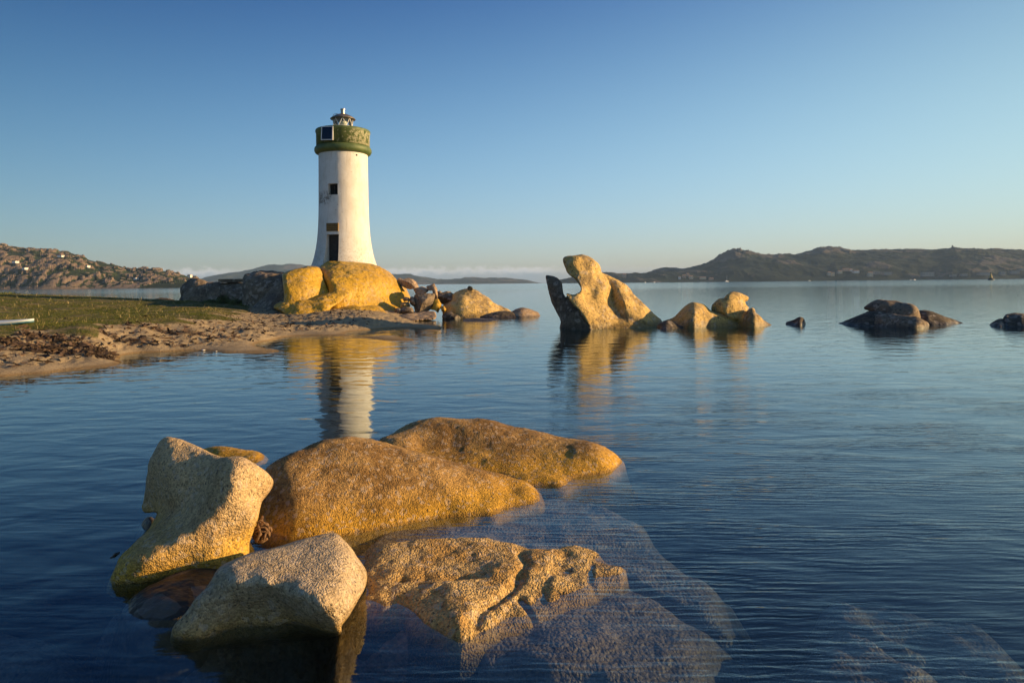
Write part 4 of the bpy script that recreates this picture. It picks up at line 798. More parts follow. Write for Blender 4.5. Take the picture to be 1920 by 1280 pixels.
b = MB(); c = P(320+770/6.4, 480+296/6.4, 43.6)
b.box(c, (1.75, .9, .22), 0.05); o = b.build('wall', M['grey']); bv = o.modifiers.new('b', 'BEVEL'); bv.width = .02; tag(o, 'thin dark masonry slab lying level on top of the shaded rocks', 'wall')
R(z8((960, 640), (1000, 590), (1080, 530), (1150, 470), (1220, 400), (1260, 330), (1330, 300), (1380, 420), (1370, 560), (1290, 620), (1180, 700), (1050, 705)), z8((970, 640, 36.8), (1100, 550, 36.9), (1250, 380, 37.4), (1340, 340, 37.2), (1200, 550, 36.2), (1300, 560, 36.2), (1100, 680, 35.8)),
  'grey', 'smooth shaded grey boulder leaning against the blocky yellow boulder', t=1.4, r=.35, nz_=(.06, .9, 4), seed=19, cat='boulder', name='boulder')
pale_stones = [('pale stone at the broken end of the turf bank, left of the beach rocks', ((905, 700), (925, 655), (960, 640), (1020, 655), (1030, 690), (1010, 720), (930, 730)), 35.5),
    ('flat pale stone on the sand below the smooth shaded boulder', ((985, 745), (1000, 715), (1080, 705), (1160, 715), (1175, 740), (1140, 770), (1000, 775)), 35.0),
    ('small shaded stone on the sand left of the yellow apron rock', ((1180, 740), (1200, 700), (1280, 690), (1330, 715), (1340, 760), (1200, 775)), 34.9),
    ('pale pointed stone touching the left end of the yellow apron rock', ((1320, 765), (1335, 735), (1370, 725), (1400, 750), (1400, 780), (1330, 785)), 34.6)]
for i, (lb, pl, Y) in enumerate(pale_stones):
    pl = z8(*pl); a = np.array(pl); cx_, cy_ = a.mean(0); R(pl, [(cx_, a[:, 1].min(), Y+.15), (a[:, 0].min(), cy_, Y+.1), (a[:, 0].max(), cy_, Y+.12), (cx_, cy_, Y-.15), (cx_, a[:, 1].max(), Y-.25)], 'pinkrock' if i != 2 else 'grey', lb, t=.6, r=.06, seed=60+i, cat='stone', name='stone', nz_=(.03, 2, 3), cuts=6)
R(z2((-60, 268), (-30, 258), (0, 255), (30, 262), (60, 268), (60, 290), (-70, 290)) and [(272, 570), (285, 562), (303, 558), (320, 560), (335, 566), (340, 580), (270, 582)], [(280, 566, 50), (303, 560, 50), (325, 563, 50), (303, 572, 49.5)], 'darkrock', 'dark rounded rock hump at the far edge of the grass', t=1.5, r=.3)
# tumbled rocks right of the big boulder
def quickF(pl, Y, d=0.35):
    a = np.array(pl)[:, :2]; x0, y0 = a.min(0); x1, y1 = a.max(0); cx_, cy_ = a.mean(0)
    return [(x0, cy_, Y+d*.6), (x1, cy_, Y+d*.7), (cx_, y0, Y+d), (cx_, cy_, Y), (cx_, y1, Y-d*.6), (cx_-(cx_-x0)*.5, cy_, Y+.1*d), (cx_+(x1-cx_)*.5, cy_, Y+.1*d)]
pile = [
 ('pinkish boulder at the top of the tumbled rocks beside the big yellow boulder', 'pinkrock', 39.0, 1.4, ((160, 170), (200, 165), (290, 195), (345, 175), (400, 180), (470, 225), (515, 270), (510, 310), (440, 330), (330, 320), (230, 260))),
 ('pale pink boulder in the middle of the tumbled rocks', 'pinkrock', 37.8, 1.0, ((440, 350), (480, 315), (570, 298), (640, 330), (665, 355), (610, 400), (520, 410), (450, 400))),
 ('upright pink rock pillar standing in the tumbled rocks', 'pinkrock', 37.6, .7, ((640, 300), (700, 275), (740, 255), (775, 265), (790, 300), (795, 400), (795, 480), (745, 480), (735, 360), (680, 350))),
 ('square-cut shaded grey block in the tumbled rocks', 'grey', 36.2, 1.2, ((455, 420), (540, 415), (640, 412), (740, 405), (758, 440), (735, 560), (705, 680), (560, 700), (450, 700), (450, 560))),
 ('knobbly bright yellow rock at the waterside end of the tumbled rocks', 'lichen', 36.3, .8, ((735, 520), (760, 480), (810, 485), (840, 520), (855, 580), (860, 660), (850, 700), (800, 690), (770, 660), (705, 640), (730, 590))),
 ('small bright yellow stone propped beside the knobbly yellow rock', 'lichen', 36.0, .5, ((850, 600), (870, 580), (910, 600), (935, 640), (900, 690), (865, 690))),
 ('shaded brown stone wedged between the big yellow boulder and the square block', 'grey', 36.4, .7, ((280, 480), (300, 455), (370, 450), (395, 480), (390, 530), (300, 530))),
 ('ochre stone below the wedged brown stone', 'far', 36.1, .6, ((250, 570), (280, 535), (360, 535), (395, 570), (390, 610), (260, 610))),
 ('brown stone leaning on the left side of the square block', 'pinkrock', 36.5, .6, ((385, 470), (430, 440), (475, 440), (470, 520), (455, 600), (400, 590))),
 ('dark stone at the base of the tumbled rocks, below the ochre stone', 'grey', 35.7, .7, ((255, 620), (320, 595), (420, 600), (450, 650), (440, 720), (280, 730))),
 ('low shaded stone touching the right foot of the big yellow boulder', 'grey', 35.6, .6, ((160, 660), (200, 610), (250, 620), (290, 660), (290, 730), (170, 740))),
 ('dark rounded stone at the water under the knobbly yellow rock', 'darkrock', 35.2, .6, ((880, 760), (900, 710), (970, 690), (1060, 715), (1130, 760), (1130, 810), (900, 810))),
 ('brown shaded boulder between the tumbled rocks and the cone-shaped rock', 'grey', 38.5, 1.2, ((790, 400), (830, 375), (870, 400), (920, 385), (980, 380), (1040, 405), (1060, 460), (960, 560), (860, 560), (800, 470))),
]
for i, (lb, mt, Y, t, pl) in enumerate(pile):
    pl = z3(*pl); R(pl, quickF(pl, Y, .3+.2*t), mt, lb, t=t, r=min(.09, t*.13), seed=100+i, nz_=(.05, 2.2, 5), cuts=9, name='rock', cat='rock', res=0.75)
R(z3((60, 770), (150, 740), (300, 715), (450, 700), (600, 670), (720, 670), (770, 700), (760, 780), (560, 800), (320, 830), (120, 830)), z3((100, 770, 34.5), (400, 715, 34.6), (700, 680, 34.8), (400, 780, 33.6), (700, 760, 33.8), (150, 820, 33.5)), 'pinkrock', 'long flat brown slab at the water below the tumbled rocks', t=1.2, r=.15, seed=130, nz_=(.05, 1.3, 4), name='rock_slab')
R(z2((1398, 300), (1405, 285), (1440, 260), (1450, 232), (1485, 212), (1530, 196), (1572, 205), (1600, 225), (1625, 245), (1652, 275), (1700, 292), (1742, 312), (1760, 345), (1700, 375), (1420, 380), (1400, 340)),
  z2((1405, 290, 37.2), (1450, 240, 37.8), (1540, 202, 38.0), (1600, 235, 38.0), (1660, 285, 37.9), (1740, 315, 38.0), (1450, 290, 36.7), (1480, 320, 36.2), (1495, 270, 36.8), (1560, 280, 36.8), (1620, 320, 36.7), (1540, 340, 36.0), (1420, 340, 36.4), (1700, 350, 36.9)),
  'far', 'golden cone-shaped rock sloping down to the water at the tip of the islet', t=2.2, r=.35, nz_=(.08, 1.0, 5), seed=131)
R(z2((1522, 205), (1522, 192), (1532, 186), (1545, 190), (1550, 202), (1540, 210)), z2((1530, 200, 37.9), (1540, 190, 37.9), (1540, 205, 37.8)), 'weed_rock', 'small dark stone perched on the top of the golden cone-shaped rock', t=.25, r=.07, res=.5, seed=132, cat='stone', name='stone')
R(z2((1560, 348), (1620, 328), (1690, 316), (1740, 316), (1770, 330), (1760, 360), (1580, 368)), z2((1570, 350, 36.2), (1680, 322, 36.4), (1740, 325, 36.4), (1650, 350, 35.7), (1750, 355, 35.9)), 'darkrock', 'dark wet ledge along the right foot of the golden cone-shaped rock', t=.9, r=.12, seed=133)
R(z2((1715, 350), (1730, 330), (1765, 308), (1800, 299), (1840, 303), (1870, 315), (1892, 328), (1885, 365), (1730, 375)), z2((1720, 345, 36.9), (1800, 303, 36.8), (1880, 325, 37.0), (1800, 340, 36.2), (1780, 365, 36.0)), 'pinkrock', 'rounded reddish brown rock alone in the water beyond the dark ledge', t=1.3, r=.3, seed=134)
R([(868, 599), (885, 596.5), (910, 597), (935, 600), (930, 608), (880, 610)], [(870, 600, 33.2), (905, 598, 33.3), (930, 600, 33.3), (900, 604, 32.8)], 'darkrock', 'flat black rock awash in front of the golden cone-shaped rock', t=.9, r=.06, res=.6, nz_=(.01, 2, 3))
R(z2((905, 420), (915, 385), (945, 358), (990, 348), (1030, 355), (1048, 380), (1050, 420), (1030, 440), (920, 440)), z2((915, 400, 29.3), (980, 352, 29.5), (1045, 390, 29.4), (980, 400, 28.8), (990, 435, 28.6)), 'darkrock', 'dark rounded boulder at the waterline of the beach below the yellow rocks', t=.9, r=.22, seed=140, cat='boulder', name='boulder')
R(z2((1083, 395), (1090, 372), (1110, 365), (1135, 375), (1140, 398), (1100, 404)), z2((1090, 385, 29.3), (1115, 370, 29.3), (1130, 385, 29.3), (1110, 395, 29.0)), 'darkrock', 'small dark stone in the shallows right of the dark rounded boulder', t=.35, r=.1, res=.6, seed=141, cat='stone', name='stone', nz_=(.02, 3, 3))

# ------------------------------------------------------------------ lighthouse
LY = 42.0; PM = LY/FPX
def up(py): return H+LY*((CY-py)/FPX*CR-(646-CX)/FPX*SR)
lx = (646-CX)/FPX*LY
LIGHT = empty('lighthouse', (lx, LY, up(506)), 'white round lighthouse with a peeling green gallery, standing on the yellow boulders', 'lighthouse')
z0 = up(506)
def plaster():
    m, nt, out = new_mat('white_plaster'); bs = nd(nt, 'ShaderNodeBsdfPrincipled', i_Roughness=0.8); bs.inputs['Specular IOR Level'].default_value = 0.2
    g = nd(nt, 'ShaderNodeTexCoord'); p = g.outputs['Object']; sp = nd(nt, 'ShaderNodeSeparateXYZ'); L(nt, p, sp.inputs[0])
    n1 = noise(nt, p, 1.3, 6, 0.65); n2 = noise(nt, p, 7, 5, 0.7); mp = nd(nt, 'ShaderNodeMapping'); mp.inputs['Scale'].default_value = (5, 5, .5); L(nt, p, mp.inputs[0]); n3 = noise(nt, mp.outputs[0], 1.0, 4, 0.6)
    c = mixc(nt, mrange(nt, n1, 0.35, 0.7, 0, 1), (0.80, 0.77, 0.71), (0.70, 0.66, 0.58))
    c = mixc(nt, mrange(nt, n3, 0.5, 0.75, 0, 0.45), c, (0.52, 0.45, 0.36))
    low = mrange(nt, sp.outputs[2], 0.2, 2.2, 1, 0)
    c = mixc(nt, math_n(nt, 'MULTIPLY', low, mrange(nt, n2, 0.46, 0.62, 0, 0.6)), c, (0.42, 0.36, 0.28))
    # bare patch round the window where the render has come away
    dx = math_n(nt, 'MULTIPLY', math_n(nt, 'SUBTRACT', sp.outputs[0], -0.95), 1.1); dz = math_n(nt, 'SUBTRACT', sp.outputs[2], up(376)-z0)
    dd = math_n(nt, 'ADD', math_n(nt, 'MULTIPLY', dx, dx), math_n(nt, 'MULTIPLY', math_n(nt, 'MULTIPLY', dz, dz), 3.6))
    pk = math_n(nt, 'MULTIPLY', mrange(nt, dd, 0.15, 0.95, 1, 0), mrange(nt, noise(nt, p, 4.2, 6, 0.7, 1.2), 0.50, 0.54, 0, 1))
    pk = math_n(nt, 'MULTIPLY', pk, mrange(nt, sp.outputs[1], -0.2, 0.1, 1, 0))
    c = mixc(nt, math_n(nt, 'MULTIPLY', pk, .85), c, (0.30, 0.25, 0.19))
    sp_ = mrange(nt, noise(nt, p, 9, 2, 0.5), 0.70, 0.73, 0, 0.7); c = mixc(nt, sp_, c, (0.35, 0.26, 0.18))
    L(nt, c, bs.inputs['Base Color'])
    bp = nd(nt, 'ShaderNodeBump', i_Strength=1.0, i_Distance=0.03); L(nt, math_n(nt, 'SUBTRACT', n1, math_n(nt, 'MULTIPLY', pk, .6)), bp.inputs['Height']); L(nt, bp.outputs[0], bs.inputs['Normal'])
    L(nt, bs.outputs[0], out.inputs[0]); return m
M['plaster'] = plaster()
def green():
    m, nt, out = new_mat('peeling_green_paint'); bs = nd(nt, 'ShaderNodeBsdfPrincipled', i_Roughness=0.6)
    g = nd(nt, 'ShaderNodeTexCoord'); p = g.outputs['Object']; sp = nd(nt, 'ShaderNodeSeparateXYZ'); L(nt, p, sp.inputs[0])
    c = mixc(nt, mrange(nt, noise(nt, p, 2.5, 5, .6), .35, .65, 0, 1), (0.065, 0.105, 0.03), (0.12, 0.155, 0.045))
    zl = up(254)-z0; band = math_n(nt, 'MULTIPLY', mrange(nt, sp.outputs[2], up(277)-z0, up(275)-z0, 0, 1), mrange(nt, sp.outputs[2], up(252)-z0, up(249)-z0, 1, 0))
    side = mrange(nt, sp.outputs[0], -.2, 1.3, -.03, .10)
    pn = noise(nt, p, 5.5, 7, .75, .6); pe = mrange(nt, math_n(nt, 'ADD', pn, side), 0.575, 0.60, 0, 1)
    c = mixc(nt, math_n(nt, 'MULTIPLY', pe, band), c, (0.48, 0.46, 0.30)); L(nt, c, bs.inputs['Base Color'])
    L(nt, bs.outputs[0], out.inputs[0]); return m
M['green'] = green()
M['dark'] = simple('dark_interior', (0.012, 0.011, 0.010), 0.9)
M['doorwood'] = simple('dark_door', (0.03, 0.026, 0.024), 0.7, var=.3)
M['whitemetal'] = simple('white_metal', (0.72, 0.70, 0.66), 0.45, var=.08)
M['roofmetal'] = simple('lantern_roof_metal', (0.20, 0.17, 0.14), 0.45, metal=.5, var=.25, vscale=6)
M['steel'] = simple('weathered_steel', (0.36, 0.31, 0.26), 0.35, metal=.8, var=.25, vscale=9)
M['sign'] = simple('ochre_board', (0.20, 0.12, 0.03), 0.7, var=.3, vscale=12)
M['signdark'] = simple('dark_slot', (0.06, 0.035, 0.015), 0.8)
M['pvcell'] = simple('solar_cells', (0.006, 0.009, 0.025), 0.12)
M['lens'] = simple('lamp_lens', (0.70, 0.68, 0.52), 0.15)  # pale lens colour stands in for bright reflections in the lantern glass
gm, gnt, gout = new_mat('lantern_glass'); gf_ = nd(gnt, 'ShaderNodeFresnel', i_IOR=1.5); ga = nd(gnt, 'ShaderNodeBsdfTransparent'); ga.inputs[0].default_value = (.85, .9, .9, 1); gb = nd(gnt, 'ShaderNodeBsdfGlossy', i_Roughness=.03); gx_ = nd(gnt, 'ShaderNodeMixShader')
L(gnt, gf_.outputs[0], gx_.inputs[0]); L(gnt, ga.outputs[0], gx_.inputs[1]); L(gnt, gb.outputs[0], gx_.inputs[2]); L(gnt, gx_.outputs[0], gout.inputs[0]); M['glass'] = gm
# tower as a shell with a real door and window opening
prof = [(520, 68), (500, 60.5), (490, 57.0), (480, 54.2), (470, 52.0), (462, 50.6), (454, 49.4), (446, 48.5), (438, 47.7), (430, 47.1), (420, 46.5), (410, 46.1), (400, 45.8), (385, 45.5), (370, 45.3), (350, 45.2), (330, 45.0), (310, 44.9), (286, 44.8)]
pz = [up(a)-z0 for a, r in prof]; pr = [r*PM for a, r in prof]
def rad(z): return float(np.interp(z, pz, pr))
A_D = -PI/2-0.245+math.atan2(-lx, LY)*0-math.radians(14.2)*1.0   # the side the door is on: turned left of the line to the shore
view_a = math.atan2(-LY, -lx)           # direction from the tower to the camera
A_D = view_a-math.radians(25)
zs_d = (up(512)-z0, up(442.5)-z0); zs_w = (up(370.5)-z0, up(350.5)-z0)
ang_d = 0.245; ang_w = 0.205
angs = sorted(set([round(2*PI*k/96, 6) for k in range(96)]))
def mod(a): return a % (2*PI)
base_angs = [mod(a) for a in angs if min(abs((a-A_D+PI) % (2*PI)-PI) for _ in [0]) > 0.30]
extra_a = [mod(A_D+d) for d in (-ang_d, -ang_w, -.12, -.04, .04, .12, ang_w, ang_d)]
AA = sorted(base_angs+extra_a); n = len(AA)
zz = sorted(set([round(v, 4) for v in np.linspace(pz[0], pz[-1], 60)]+[round(v, 4) for v in (*zs_d, *zs_w)]))
V = [(rad(z)*math.cos(a), rad(z)*math.sin(a), z) for z in zz for a in AA]; F = []
def inopen(a, z, aw, zr):
    return abs((a-A_D+PI) % (2*PI)-PI) < aw-1e-4 and zr[0]-1e-4 < z < zr[1]+1e-4
for i in range(len(zz)-1):
    for k in range(n):
        a0 = AA[k]; a1 = AA[(k+1) % n]; am = a0+((a1-a0) % (2*PI))/2; zm = (zz[i]+zz[i+1])/2
        if inopen(am, zm, ang_d, zs_d) or inopen(am, zm, ang_w, zs_w): continue
        F.append((i*n+k, i*n+(k+1) % n, (i+1)*n+(k+1) % n, (i+1)*n+k))
mesh_obj('tower', V, F, M['plaster'], LIGHT)
def reveal(name_in, zr, aw, depth, backmat, backname):
    out = Vector((math.cos(A_D), math.sin(A_D), 0)); tn = Vector((-math.sin(A_D), math.cos(A_D), 0))
    b = MB(); zs = [z for z in zz if zr[0]-1e-4 <= z <= zr[1]+1e-4]; rr = min(rad(z) for z in zs)-depth
    for s in (-1, 1):
        Vv = []
        for z in zs: Vv.append((rad(z)*math.cos(A_D+s*aw), rad(z)*math.sin(A_D+s*aw), z)); q_ = out*(rr*math.cos(aw))+tn*(s*rr*math.sin(aw)*1.0); e = tn*(s*(rad(zr[1])*math.sin(aw)-rr*math.sin(aw))); Vv.append((q_.x+e.x, q_.y+e.y, z))
        b.add(Vv, [((2*i, 2*i+1, 2*i+3, 2*i+2) if s > 0 else (2*i+1, 2*i, 2*i+2, 2*i+3)) for i in range(len(zs)-1)])
    for z, sgn in ((zr[1], 1), (zr[0], -1)):
        R0 = rad(z); pts = [(R0*math.cos(A_D+t), R0*math.sin(A_D+t), z) for t in np.linspace(-aw, aw, 7)]
        q1 = out*(rr*math.cos(aw))+tn*(rad(zr[1])*math.sin(aw)); q0 = out*(rr*math.cos(aw))-tn*(rad(zr[1])*math.sin(aw))
        pts += [(q1.x, q1.y, z), (q0.x, q0.y, z)]; b.add(pts, [tuple(range(9)) if sgn < 0 else tuple(range(9))[::-1]])
    b.build(name_in, M['plaster'], LIGHT)
    hw = rad(zr[1])*math.sin(aw); cpos = out*(rr*math.cos(aw)-.03); bb = MB()
    Rm = Matrix.Rotation(A_D, 4, 'Z'); bb.box((cpos.x, cpos.y, (zr[0]+zr[1])/2), (.05, 2*hw-.004, zr[1]-zr[0]-.004), m=Rm)
    return bb.build(backname, backmat, LIGHT), out, tn, hw, rr*math.cos(aw)
dr, out_, tn_, hw, rr_ = reveal('door_reveal', zs_d, ang_d, .30, M['doorwood'], 'door')
b = MB(); c = out_*(rr_+.02)+tn_*(hw*.6); b.lathe([(.03, -.03), (.045, 0), (.03, .03)], 12, (c.x, c.y, zs_d[0]+1.1)); b.build('handle', M['steel'], dr)
wn, *_ = reveal('window_reveal', zs_w, ang_w, .28, M['dark'], 'window')
wr_ = _[3]; b = MB(); c = out_*(wr_+.04); Rm = Matrix.Rotation(A_D, 4, 'Z')
b.box((c.x, c.y, (zs_w[0]+zs_w[1])/2), (.03, .035, zs_w[1]-zs_w[0]-.01), m=Rm); b.build('window_bar', M['doorwood'], wn)
# louvred board over the door
zsg = (up(437)+up(422))/2-z0; Rm = Matrix.Rotation(A_D+.02, 4, 'Z'); c = out_*(rad(zsg)+.005); b = MB(); b.box((c.x, c.y, zsg), (.12, .74, .47), m=Rm)
sg = b.build('board', M['sign'], LIGHT); b = MB()
for k in range(4): cc = out_*(rad(zsg)+.066); b.box((cc.x, cc.y, zsg-.165+k*.11), (.015, .66, .030), m=Rm)
b.build('slot', M['signdark'], sg)
# gallery
def Zp(py): return up(py)-z0
b = MB(); b.lathe([(44*PM, Zp(292)), (47*PM, Zp(291)), (50.5*PM, Zp(289)), (52.3*PM, Zp(285.5)), (52.3*PM, Zp(281)), (51*PM, Zp(278.5)), (49*PM, Zp(277)), (40*PM, Zp(276.8))], 80); b.build('gallery_ring', M['green'], LIGHT, True)
b = MB(); b.lathe([(48.9*PM, Zp(279)), (48.9*PM, Zp(252)), (49.6*PM, Zp(251.4)), (50.2*PM, Zp(250)), (50.2*PM, Zp(247.5)), (49.4*PM, Zp(246)), (46*PM, Zp(245.4)), (45*PM, Zp(246.5)), (45*PM, Zp(250)), (18*PM, Zp(250))], 80); b.build('gallery_parapet', M['green'], LIGHT, True)
b = MB(); b.lathe([(24*PM, Zp(250)), (24*PM, Zp(241.5)), (19.5*PM, Zp(240.6))], 48); b.build('lantern_plinth', M['green'], LIGHT, True)
b = MB(); b.lathe([(19.0*PM, Zp(241.5)), (19.0*PM, Zp(238.3)), (17.2*PM, Zp(238))], 48); lb_ = b.build('lantern_base', M['whitemetal'], LIGHT)
b = MB(); b.lathe([(17.4*PM, Zp(238.6)), (17.4*PM, Zp(223.5))], 16, caps=False); b.build('lantern_glass', M['glass'], LIGHT)
b = MB(); b.lathe([(18.0*PM, Zp(224.6)), (18.4*PM, Zp(223)), (16.6*PM, Zp(222.8)), (16.6*PM, Zp(224.6))], 32, caps=False); b.build('lantern_ring', M['whitemetal'], LIGHT)
for k in range(8):
    a0 = 2*PI*k/8+.2; a1 = a0+PI/8; a2 = a0+PI/4; f_ = lambda a, py: (17.9*PM*math.cos(a), 17.9*PM*math.sin(a), Zp(py))
    b = MB(); b.tube([f_(a0, 224), f_((a0+a1)/2, 231), f_(a1, 238.4)], .022, 6); b.tube([f_(a2, 224), f_((a2+a1)/2, 231), f_(a1, 238.4)], .022, 6); b.build('glazing_bar', M['whitemetal'], LIGHT)
b = MB(); b.lathe([(22.8*PM, Zp(224.6)), (23.4*PM, Zp(223.6)), (21*PM, Zp(221.6)), (15*PM, Zp(217.8)), (9*PM, Zp(215.2)), (4.5*PM, Zp(214))], 48); rf = b.build('lantern_roof', M['roofmetal'], LIGHT, True)
b = MB(); b.lathe([(3.9*PM, Zp(215)), (3.9*PM, Zp(206.8)), (4.6*PM, Zp(206.4)), (4.6*PM, Zp(204.8)), (3.6*PM, Zp(204.4))], 24); b.build('vent_pipe', M['steel'], rf)
b = MB(); b.tube([(-17*PM, -.2, Zp(219)), (-16*PM, -.2, Zp(216.3)), (-12*PM, -.2, Zp(215)), (-8*PM, -.2, Zp(215.3))], .018, 6); b.build('roof_rail', M['steel'], rf)
b = MB(); b.lathe([(2.0*PM, Zp(240)), (2.0*PM, Zp(236)), (6.6*PM, Zp(235)), (7.6*PM, Zp(231)), (6.6*PM, Zp(227)), (1.5*PM, Zp(226))], 24); b.build('lamp', M['lens'], LIGHT, True)
# drain holes under the ring
for da, py in ((-17, 281.8+8), (32, 297)):
    a = view_a+math.radians(da); r_ = rad(Zp(py)); b = MB(); b.lathe([(.055, -.02), (.055, .012)], 16); o = b.build('drain_hole', M['dark'], LIGHT); o.location = (r_*math.cos(a), r_*math.sin(a), Zp(py)); o.rotation_euler = (0, PI/2, a)
# solar panel on its bracket
pa = view_a-math.radians(30); PV = bpy.data.objects.new('solar_panel', None); COL.objects.link(PV); PV.parent = LIGHT
o3 = Vector((math.cos(pa), math.sin(pa), 0)); r_ = 51.5*PM; PV.location = (o3.x*r_, o3.y*r_, Zp(260)); 
PV.rotation_euler = (0, -math.radians(12), pa+math.radians(10)); COL.objects.unlink(PV); bpy.data.objects.remove(PV)
Rm = Matrix.Translation((o3.x*(r_+.13), o3.y*(r_+.13), Zp(261.5)))@Matrix.Rotation(pa+math.radians(12), 4, 'Z')@Matrix.Rotation(-math.radians(7), 4, 'Y')
def pbox(b, c, d): b.box(Rm@Vector(c), d, m=Rm.to_3x3().to_4x4())
b = MB(); pbox(b, (.022, 0, 0), (.02, .62, .76)); pv = b.build('solar_panel', M['pvcell'], LIGHT)
b = MB(); pbox(b, (.02, 0, .40), (.05, .70, .045)); pbox(b, (.02, 0, -.40), (.05, .70, .045)); pbox(b, (.02, .33, 0), (.05, .045, .755)); pbox(b, (.02, -.33, 0), (.05, .045, .755)); b.build('panel_frame', M['whitemetal'], pv)
b = MB()
for s in (-1, 1): b = MB(); b.tube([Rm@Vector((-.0, s*.33, .38)), Rm@Vector((-.18, s*.33, -.36)), Rm@Vector((.0, s*.33, -.38))], .02, 6); b.tube([Rm@Vector((-.0, s*.33, .30)), Rm@Vector((-.25, s*.28, .28))], .02, 6); b.build('bracket', M['whitemetal'], pv)

# ------------------------------------------------------------------ things on the spit
def leafy(name, centre, size, n, mat, label, cat, seed, ls=.06, up_=0.5, group=None, stem=None):
    rg = np.random.default_rng(seed); p = rg.normal(size=(n, 3)); p /= np.linalg.norm(p, axis=1)[:, None]; p *= rg.random((n, 1))**.45
    lump = 0.75+0.35*fbm(p*2.2, 2, seed); p = p*lump[:, None]; p[:, 2] = np.abs(p[:, 2]); p = p*np.array(size)+np.array(centre)
    d1 = rg.normal(size=(n, 3))*np.array((1, 1, .6))+np.array((0, 0, up_)); d1 /= np.linalg.norm(d1, axis=1)[:, None]; d2 = np.cross(d1, rg.normal(size=(n, 3))); d2 /= np.linalg.norm(d2, axis=1)[:, None]
    s = ls*(0.6+0.8*rg.random((n, 1))); V = np.concatenate([p-d2*s*.3, p+d2*s*.3, p+d1*s*1.4+d2*s*.12, p+d1*s*1.4-d2*s*.12], 1).reshape(-1, 3)
    return V, np.arange(4*n).reshape(n, 4)
M['leaf'] = simple('bush_leaf', (0.075, 0.10, 0.025), .7, var=.5, vscale=3); M['leafy'] = simple('spurge_leaf', (0.20, 0.22, 0.03), .7, var=.4, vscale=3); M['twig'] = simple('dry_twig', (0.14, 0.09, 0.06), .9, var=.4, vscale=5)
def bush(px, py, Y, size, n, mat, label, seed, ls=.07, dry=0):
    c = P(px, py, Y); e = empty('bush', c, label, 'bush'); V, F = leafy('', (0, 0, 0), size, n, mat, '', '', seed, ls); mesh_obj('foliage', V, F, M[mat], e, False)
    rg = random.Random(seed); b = MB()
    for k in range(14+dry):
        a = rg.uniform(0, 2*PI); rr = rg.random()*.8; h = size[2]*rg.uniform(.5, 1.0)*(1.25 if dry else .9); b.tube([(0, 0, -.1), (size[0]*rr*.5*math.cos(a), size[1]*rr*.5*math.sin(a), h*.5), (size[0]*rr*math.cos(a), size[1]*rr*math.sin(a), h)], [.012, .009, .004], 4)
    b.build('stems', M['twig'], e)
bush(418, 568, 40.5, (.55, .5, .62), 900, 'leaf', 'dark green bush with tall dry stems in front of the shaded rocks', 1, dry=40)
bush(440, 574, 40.0, (.62, .5, .50), 1100, 'leaf', 'mid green bush between the dry-stemmed bush and the yellow-green one', 2)
bush(456, 578, 39.5, (.40, .4, .34), 700, 'leafy', 'low yellow-green bush at the right end of the bushes', 3)
bush(395, 569, 41.5, (.6, .5, .25), 600, 'leaf', 'low dark bush at the left end of the bushes, against the long grey rock', 4)
bush(8, 556, 58, (1.6, 1.0, .35), 1500, 'leaf', 'low green bush on the grass crest at the left edge', 5, ls=.1)
bush(77, 560, 57, (.7, .6, .28), 600, 'leaf', 'small green tuft on the grass crest above the water', 6, ls=.08)
# grass
def grass_mat():
    m, nt, out = new_mat('grass_blades'); bs = nd(nt, 'ShaderNodeBsdfPrincipled', i_Roughness=0.8); bs.inputs['Specular IOR Level'].default_value = .15
    a = nd(nt, 'ShaderNodeAttribute', attribute_name='tint'); r_ = nd(nt, 'ShaderNodeValToRGB'); L(nt, a.outputs['Fac'], r_.inputs[0]); e = r_.color_ramp.elements
    e[0].color = (0.05, 0.07, 0.014, 1); e[1].color = (0.42, 0.33, 0.17, 1); k = e.new(.55); k.color = (0.105, 0.11, 0.025, 1); k = e.new(.8); k.color = (0.19, 0.15, 0.055, 1)
    L(nt, r_.outputs[0], bs.inputs['Base Color']); L(nt, bs.outputs[0], out.inputs[0]); return m
M['grass'] = grass_mat()
rg = np.random.default_rng(3)
N = 260000; s_ = rg.uniform((-60-CX)/FPX, (480-CX)/FPX, N); ly = rg.uniform(math.log(17), math.log(64), N); yy = np.exp(ly); qq = np.stack([s_*yy, yy], 1)
z_, g_, w_ = land_z(qq); den = fbm(s3(qq[:, 0], qq[:, 1])*.9, 3, 66); k = (g_ > .25+.5*rg.random(N)) & (z_ > .4) & (den+.9*rg.random(N) > .25); qq = qq[k]; z_ = z_[k]; g_ = g_[k]; n = len(qq); print('grass', n)
tn = 0.42+.25*fbm(s3(qq[:, 0], qq[:, 1])*.5, 3, 6)+.15*rg.normal(size=n); tall = rg.random(n) < .006; tn = np.where(tall, .95, tn)
hm = 1+.8*np.clip(fbm(s3(qq[:, 0], qq[:, 1])*1.7, 3, 67), 0, 1); h = hm*np.where(tall, rg.uniform(.08, .16, n), rg.uniform(.015, .045, n)); wd = np.where(tall, .010, .010)*(.7+.6*rg.random(n))*np.clip(qq[:, 1]/25, .8, 2); a = rg.uniform(0, PI, n); ln = rg.normal(size=(n, 2))*h[:, None]*.6
bs_ = np.stack([qq[:, 0], qq[:, 1], z_-.01], 1); dv = np.stack([np.cos(a)*wd, np.sin(a)*wd, 0*a], 1); tip = bs_+np.c_[ln, h]
V = np.stack([bs_-dv, bs_+dv, tip], 1).reshape(-1, 3)
tag(mesh_obj('grass', V, np.arange(3*n).reshape(n, 3), M['grass'], None, False, attrs={'tint': np.repeat(np.clip(tn, 0, 1), 3)}), 'short olive green turf with pale dry stalks covering the spit', 'grass', kind='stuff')
